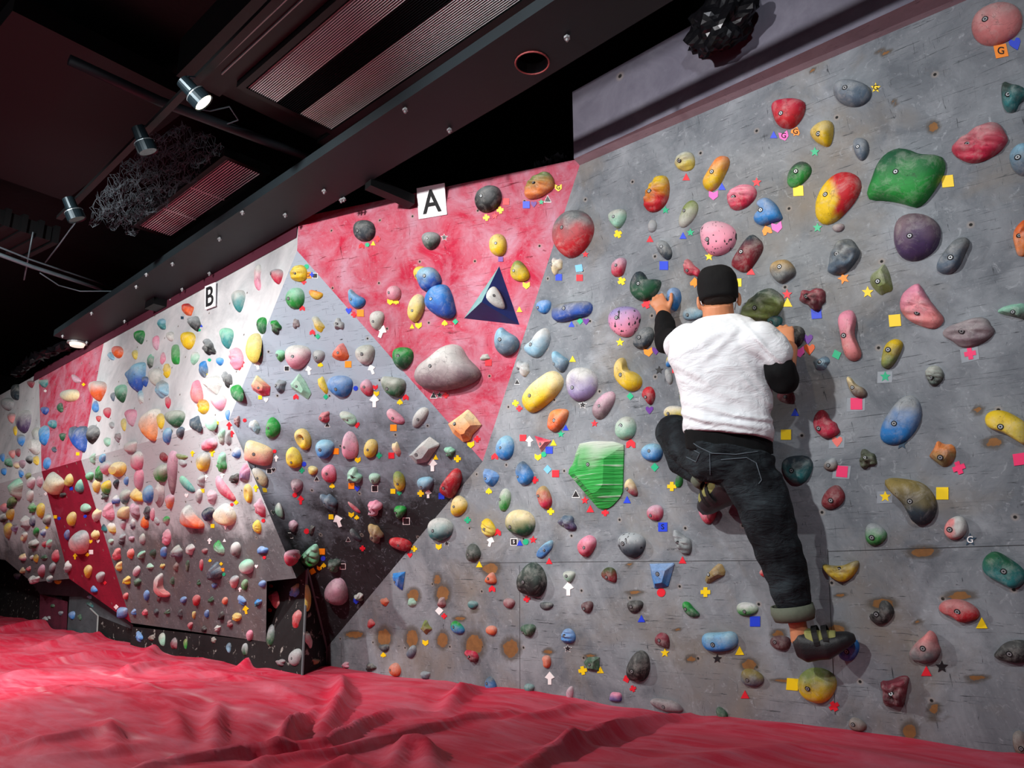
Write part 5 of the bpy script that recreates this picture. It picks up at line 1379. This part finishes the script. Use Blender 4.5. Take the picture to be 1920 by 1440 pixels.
# left hand: seen from the back, fingers hooked over the dark green crescent, thumb up
hand(b, J(1247, 588, .085), J(1233, 563, .085), -hx * 1.0 - upR_ * .25, .03, .75, nrm(upR_ * 1.0 + hx * .12), .85)
# right hand: on the black oval, fingers over its top edge
hand(b, J(1478, 655, .12), J(1470, 618, .085), hx * 1.0 + upR_ * .1, .05, .8, nrm(-hx * .5 + upR_ * .6), .85)
# ankles and feet inside the shoes
b.tube([anR, J(1502, 1205, .13)], [pr(anR, 17), pr(anR, 18)], 14); b.tube([J(1512, 1214, .125), J(1575, 1206, .09)], [.032, .018], 14)
b.tube([anL, J(1345, 915, .19)], [pr(anL, 14), pr(anL, 15)], 14); b.tube([J(1352, 918, .19), J(1322, 948, .09)], [.034, .026], 14)
for sx, xx in ((-1, 1309.5), (1, 1386)):                                                                   # ears
    c = hd + hx * sx * 36 * S - up * 20 * S; ball(b, c, 1, np.array([hx * .011 - fw * .006 * sx, fw * .016, up * .032]))
remesh(b, 'body', .0052, 3, M_skin, person)
# hair
hb = MB(); ball(hb, hd + up * 2 * S - fw * 3 * S, 1, np.array([hx * 35.2 * S, fw * 40 * S, up * 39 * S])); 
M_hair = plain('cropped_black_hair', '1a1512', .7, 0, .5, 90, .3, .4)
ho = remesh(hb, 'hair', .006, 1, M_hair, person, disp=lambda q: .0015 * mnoise.noise(Vector(q) * 90), label='short cropped dark hair')
bm = bmesh.new(); bm.from_mesh(ho.data)
pcut = Vector(hd - up * 27 * S) - person.location
bmesh.ops.bisect_plane(bm, geom=bm.verts[:] + bm.edges[:] + bm.faces[:], plane_co=pcut, plane_no=Vector(-up + fw * .25), clear_outer=True); bm.to_mesh(ho.data); bm.free()
# cap: rounded black dome with flat panels and a short band
cb = MB(); cc_ = hd + up * 5 * S
loft(cb, [(cc_ - up * 24 * S, hx * 34.5 * S, fw * 41 * S), (cc_ - up * 21 * S, hx * 36 * S, fw * 43 * S), (cc_ + up * 4 * S, hx * 37.5 * S, fw * 44 * S), (cc_ + up * 20 * S, hx * 36 * S, fw * 42 * S), (cc_ + up * 32 * S, hx * 29 * S, fw * 36 * S), (cc_ + up * 37.5 * S, hx * 18 * S, fw * 24 * S), (cc_ + up * 39 * S, hx * 5 * S, fw * 7 * S)], 28)
M_cap = plain('black_cap_cloth', '121315', .85, 0, .35, 120, .2, .3)
remesh(cb, 'cap', .006, 2, M_cap, person, disp=lambda q: .0022 * mnoise.noise(Vector(q) * 26), label='black cloth cap')
vb = MB(); vb.obox(cc_ - up * 14 * S + fw * 50 * S, hx * 24 * S, fw * 16 * S, up * 1.2 * S); vb.obj('cap_brim', M_cap, person)
# face mask with ear loops
M_mask = plain('white_mask_cloth', 'e8e8ea', .8, 0, .05)
mb = MB(); loft(mb, [(hd - up * 2 * S + fw * 30 * S, hx * 20 * S, fw * 15 * S), (hd - up * 18 * S + fw * 30 * S, hx * 26 * S, fw * 20 * S), (hd - up * 36 * S + fw * 26 * S, hx * 20 * S, fw * 16 * S)], 20); mo = mb.obj('face_mask', M_mask, person, smooth=True)
for sx in (-1, 1):
    ex = 34.5 * sx; mb = MB(); mb.tube([hd + hx * 25 * sx * S + fw * 26 * S - up * 4 * S, hd + hx * ex * S + fw * 2 * S - up * 3 * S, hd + hx * (ex - sx * .5) * S - fw * 8 * S - up * 12 * S, hd + hx * (ex - 3 * sx) * S - fw * 8 * S - up * 24 * S, hd + hx * 27 * sx * S + fw * 20 * S - up * 34 * S], .0022, 8); o = mb.obj('ear_loop', M_mask, person); 
# black undershirt: arms and the tail below the T-shirt
def wr_(v, fr, am, ax=None, st=1.0):
    q = Vector(v); return am * mnoise.noise(Vector((q.x * fr * st, q.y * fr * st, q.z * fr)))
M_black = plain('black_jersey', '0b0c0e', .85, 0, .3, 60, .2, .2)
mb = MB(); limb(mb, [shL * .35 + elL * .65, elL, J(1244, 598, .105)], [21, 25, 17]); 
remesh(mb, 'undershirt_sleeve', .0065, 3, M_black, person, disp=lambda q: wr_(q, 22, .006), label='black left sleeve down to the wrist')
mb = MB(); limb(mb, [J(1452, 668, .25), J(1462, 695, .245), elR], [24, 29, 28]); mb.tube([elR, J(1475, 685, .175)], [pr(elR, 24), pr(elR, 17)], 18)
remesh(mb, 'undershirt_sleeve', .0065, 3, M_black, person, disp=lambda q: wr_(q, 22, .005), label='black right sleeve pushed up to the elbow')
mb = MB(); a_ = lambda q, r: hx * pr(q, r)
c1, c2 = J(1367, 838, .27), J(1364, 800, .27); loft(mb, [(c1 - up * .02, a_(c1, 75) - up * .02, NR * .105), (c2, a_(c2, 76), NR * .105)])
remesh(mb, 'undershirt', .008, 2, M_black, person, label='black undershirt showing below the T-shirt')
# white T-shirt
t = NT('white_cotton'); tc = t.n('ShaderNodeTexCoord').outputs['Object']; t.bump(t.noise(t.map(tc, (1, 1, 2.4)), 9, 4, .55, 1.0), .35, .03)
M_tee = t.fin(lin('e0e5ea'), .85, 0, .15)
def sec(x, y, d, r, th_, tilt=0): c = J(x, y, d); return (c, hx * pr(c, r) - up * pr(c, tilt), BK * th_)
mb = MB()
loft(mb, [sec(1364, 819, .265, 80, .128, 12), sec(1364, 805, .265, 82, .130, 11), sec(1363, 780, .27, 80, .122, 8), sec(1360, 745, .27, 82, .122, 3), sec(1356, 705, .28, 85, .128, 0), sec(1351, 665, .285, 93, .130, 0), sec(1353, 640, .285, 94, .122, 0), sec(1354, 622, .285, 86, .105, 0), sec(1351, 608, .29, 62, .082, 0), sec(1348, 598, .293, 42, .062, 0)], 28)
limb(mb, [J(1352, 640, .29), J(1290, 640, .31), J(1270, 647, .27)], [34, 35, 26]); limb(mb, [J(1370, 640, .285), J(1425, 638, .28), J(1445, 652, .265), J(1453, 663, .255)], [38, 38, 34, 32])
def teedisp(q):
    s = (q - person.location) ; x_, y_ = proj(np.array(q)); r = 0.0
    for (xa, ya, sl, wd, am) in ((1365, 793, .16, 5, .010), (1350, 770, .25, 6, .009), (1400, 782, .12, 4, .008), (1340, 733, .30, 8, .006), (1440, 655, .9, 5, .008), (1450, 668, 1.1, 4, .007), (1320, 640, -.5, 9, .006), (1372, 628, -.9, 8, .006), (1425, 720, 1.5, 9, .006), (1300, 700, .55, 8, .006), (1310, 785, .35, 5, .008), (1428, 745, 1.0, 6, .006)):
        dy = (y_ - ya) - sl * (x_ - xa); ddx = x_ - xa; r += am * math.exp(-(dy / wd / math.hypot(1, sl)) ** 2) * math.exp(-(ddx / 55) ** 2) - am * .6 * math.exp(-((dy - 1.6 * wd) / wd / math.hypot(1, sl)) ** 2) * math.exp(-(ddx / 55) ** 2)
    return r + wr_(q, 7, .007) + wr_(q, 16, .0035)
remesh(mb, 't_shirt', .0065, 4, M_tee, person, disp=teedisp, label='plain white T-shirt')
# jeans
t = NT('dark_denim'); tc = t.n('ShaderNodeTexCoord').outputs['Object']; n = t.noise(tc, 7, 6, .6); c = t.mix(t.ramp(n, .42, .75), lin('12161b'), lin('384349'))
wv = t.noise(t.map(tc, (1, 1, 6)), 260, 2); c = t.mix(t.ramp(wv, .35, .75), t.mix(1.0, c, (.75, .75, .75), 'MULTIPLY'), c); t.bump(t.noise(t.map(tc, (1, 1, 3)), 8, 4, .6, 1.5), .5, .03); M_jean = t.fin(c, .85, 0, .2)
mb = MB()
loft(mb, [sec(1370, 842, .265, 77, .125, 16), sec(1372, 862, .26, 76, .130, 12), sec(1376, 888, .25, 68, .125, 6), sec(1382, 905, .25, 52, .10, 4)], 26)
limb(mb, [J(1330, 866, .27), J(1296, 838, .18), knL], [40, 41, 35])
limb(mb, [knL, J(1278, 865, .13), J(1318, 897, .19)], [34, 27, 20])
limb(mb, [J(1400, 885, .25), J(1430, 935, .22), J(1450, 1005, .18), J(1474, 1075, .15), J(1484, 1116, .135)], [52, 51, 45, 39, 36])
def jdisp(q):
    x_, y_ = proj(np.array(q)); r = wr_(q, 9, .006) + wr_(q, 20, .003)
    if y_ > 900: r += .0035 * math.sin((y_ + (x_ - 1450) * .25 + 10 * mnoise.noise(Vector(q) * 5)) * .16) * max(0, mnoise.noise(Vector(q) * 4) + .35)
    else: r += .005 * math.sin(((x_ - 1372) * .35 + y_ + 9 * mnoise.noise(Vector(q) * 6)) * .22) * max(0, mnoise.noise(Vector(q) * 5 + Vector((3, 1, 2))) + .3)
    return r
jn = remesh(mb, 'jeans', .0065, 3, M_jean, person, disp=jdisp, label='dark blue-black denim jeans')
# pocket, belt loop and seams on the seat, draped on the surface
dgm = BVHTree.FromPolygons([tuple(v.co) for v in jn.data.vertices], [tuple(q.vertices) for q in jn.data.polygons])
def drape(pts, off=.0025, N=10):
    o_ = []
    for (a, b_) in zip(pts[:-1], pts[1:]):
        for k in range(N):
            x_, y_ = a[0] + (b_[0] - a[0]) * k / N, a[1] + (b_[1] - a[1]) * k / N; dr_ = Vector(ray(x_, y_)).normalized(); loc, nn, ii, dd = dgm.ray_cast(Vector(CAM) - person.location, dr_)
            if loc is not None: o_.append(np.array(loc + person.location) - np.array(dr_) * off)
    return o_
M_st = plain('faded_denim_seam', '4a545c', .9)
for nm, pts in (('pocket', [(1352, 862), (1400, 858), (1418, 868), (1428, 900), (1422, 908)]), ('pocket', [(1290, 838), (1312, 850), (1305, 866), (1285, 856)]), ('centre_seam', [(1331, 850), (1332, 895)]), ('waistband', [(1287, 822), (1310, 838), (1335, 850), (1380, 852), (1425, 846)])):
    q = drape(pts)
    if len(q) > 3: mb = MB(); mb.tube(q, .0022, 6); mb.obj(nm, M_st, person)
# rolled cuffs
M_cuff = plain('inside_out_denim_cuff', '5f6658', .9, 0, .25, 60)
def cuff(a, b_, r0, r1):
    mb = MB(); ra, rb_ = pr(a, r0), pr(b_, r1); mb.tube([a, a * .5 + b_ * .5, b_], [ra, ra * 1.03, rb_], 24, False); mb.tube([a, b_], [ra - .006, rb_ - .006], 24, False); return remesh_c(mb)
def remesh_c(mb): return mb
for (a, b_, r0, r1) in ((J(1484, 1134, .13), J(1490, 1162, .13), 38.5, 36), (J(1312, 890, .20), J(1326, 904, .205), 22, 20)):
    mb = MB(); ra, rb_ = pr(a, r0), pr(b_, r1); V0 = MB().tube([a, a * .5 + b_ * .5, b_], [ra, ra * 1.04, rb_], 28, False); V1_ = MB().tube([a, a * .5 + b_ * .5, b_], [ra - .007, ra * 1.04 - .008, rb_ - .007], 28, False)
    mb.add(V0.V, V0.F); mb.add(V1_.V, [q[::-1] for q in V1_.F]); n0 = len(V0.V)
    for k in range(28): k2 = (k + 1) % 28; mb.F.append((56 + k, 56 + k2, n0 + 56 + k2, n0 + 56 + k)); mb.F.append((k2, k, n0 + k, n0 + k2))
    o = mb.obj('cuff', M_cuff, person, smooth=True, label='olive rolled-up cuff')
# climbing shoes
M_rub = plain('black_climbing_rubber', '17191c', .5, 0, .4, 40, .5, .15); M_up = plain('olive_yellow_suede', '8b8c52', .8, 0, .3, 40); M_strap = plain('black_webbing', '0a0a0c', .7)
def shoe(heel, mid, toe, rh, rm, rt, upv, label):
    mb = MB(); ax = nrm(toe - heel); sd = nrm(np.cross(ax, upv)); uu = nrm(np.cross(sd, ax))
    H_, M__, T_ = pr(heel, rh), pr(mid, rm), pr(toe, rt)
    loft(mb, [(heel - ax * H_ * .7, sd * H_ * .5, uu * H_ * .6), (heel - ax * H_ * .2, sd * H_ * .85, uu * H_ * 1.0), (heel * .5 + mid * .5, sd * M__ * .95, uu * M__ * .95), (mid, sd * M__ * 1.05, uu * M__ * .88), (mid * .4 + toe * .6, sd * T_ * 1.5, uu * T_ * 1.1), (toe, sd * T_ * 1.05, uu * T_ * .8), (toe + ax * T_ * .7, sd * T_ * .45, uu * T_ * .4)], 20)
    o = remesh(mb, 'climbing_shoe', .005, 3, M_rub, person, label=label)
    mb = MB(); loft(mb, [(heel + uu * H_ * .35 + ax * .01, sd * H_ * .72, uu * H_ * .75), (mid + uu * M__ * .28 - ax * .02, sd * M__ * .92, uu * M__ * .82), (mid * .45 + toe * .55 + uu * T_ * .35, sd * T_ * 1.28, uu * T_ * .95)], 20)
    L = o.parent.location
    u_ = remesh(mb, 'shoe_upper', .005, 3, M_up, person, label='olive yellow suede upper'); u_.parent = o
    for k, tt in enumerate((.30, .52)):
        c = heel * (1 - tt) + toe * tt + uu * M__ * .2; rr = pr(c, rm) * (1.03 - .08 * k); Vs = []
        for s_ in (-1, 1):
            for a in np.linspace(-1.7, 1.7, 16): Vs.append(c + ax * .011 * s_ + sd * math.sin(a) * rr * 1.04 + uu * math.cos(a) * rr * .98 - np.array(L))
        st2 = mk('strap', Vs, [(i, i + 1, 17 + i, 16 + i) for i in range(15)], M_strap, parent=o)
        st2.modifiers.new('s', 'SOLIDIFY').thickness = .004
    return o
shoe(J(1512, 1210, .125), J(1550, 1211, .11), J(1592, 1197, .085), 30, 27, 16, UPR - hx * .05, 'black rubber and olive climbing shoe on the right foot')
shoe(J(1372, 912, .20), J(1346, 925, .15), J(1322, 948, .09), 32, 31, 19, nrm(UPR * .8 - hx * .5 + NR * .35), 'black rubber and olive climbing shoe on the raised left foot')
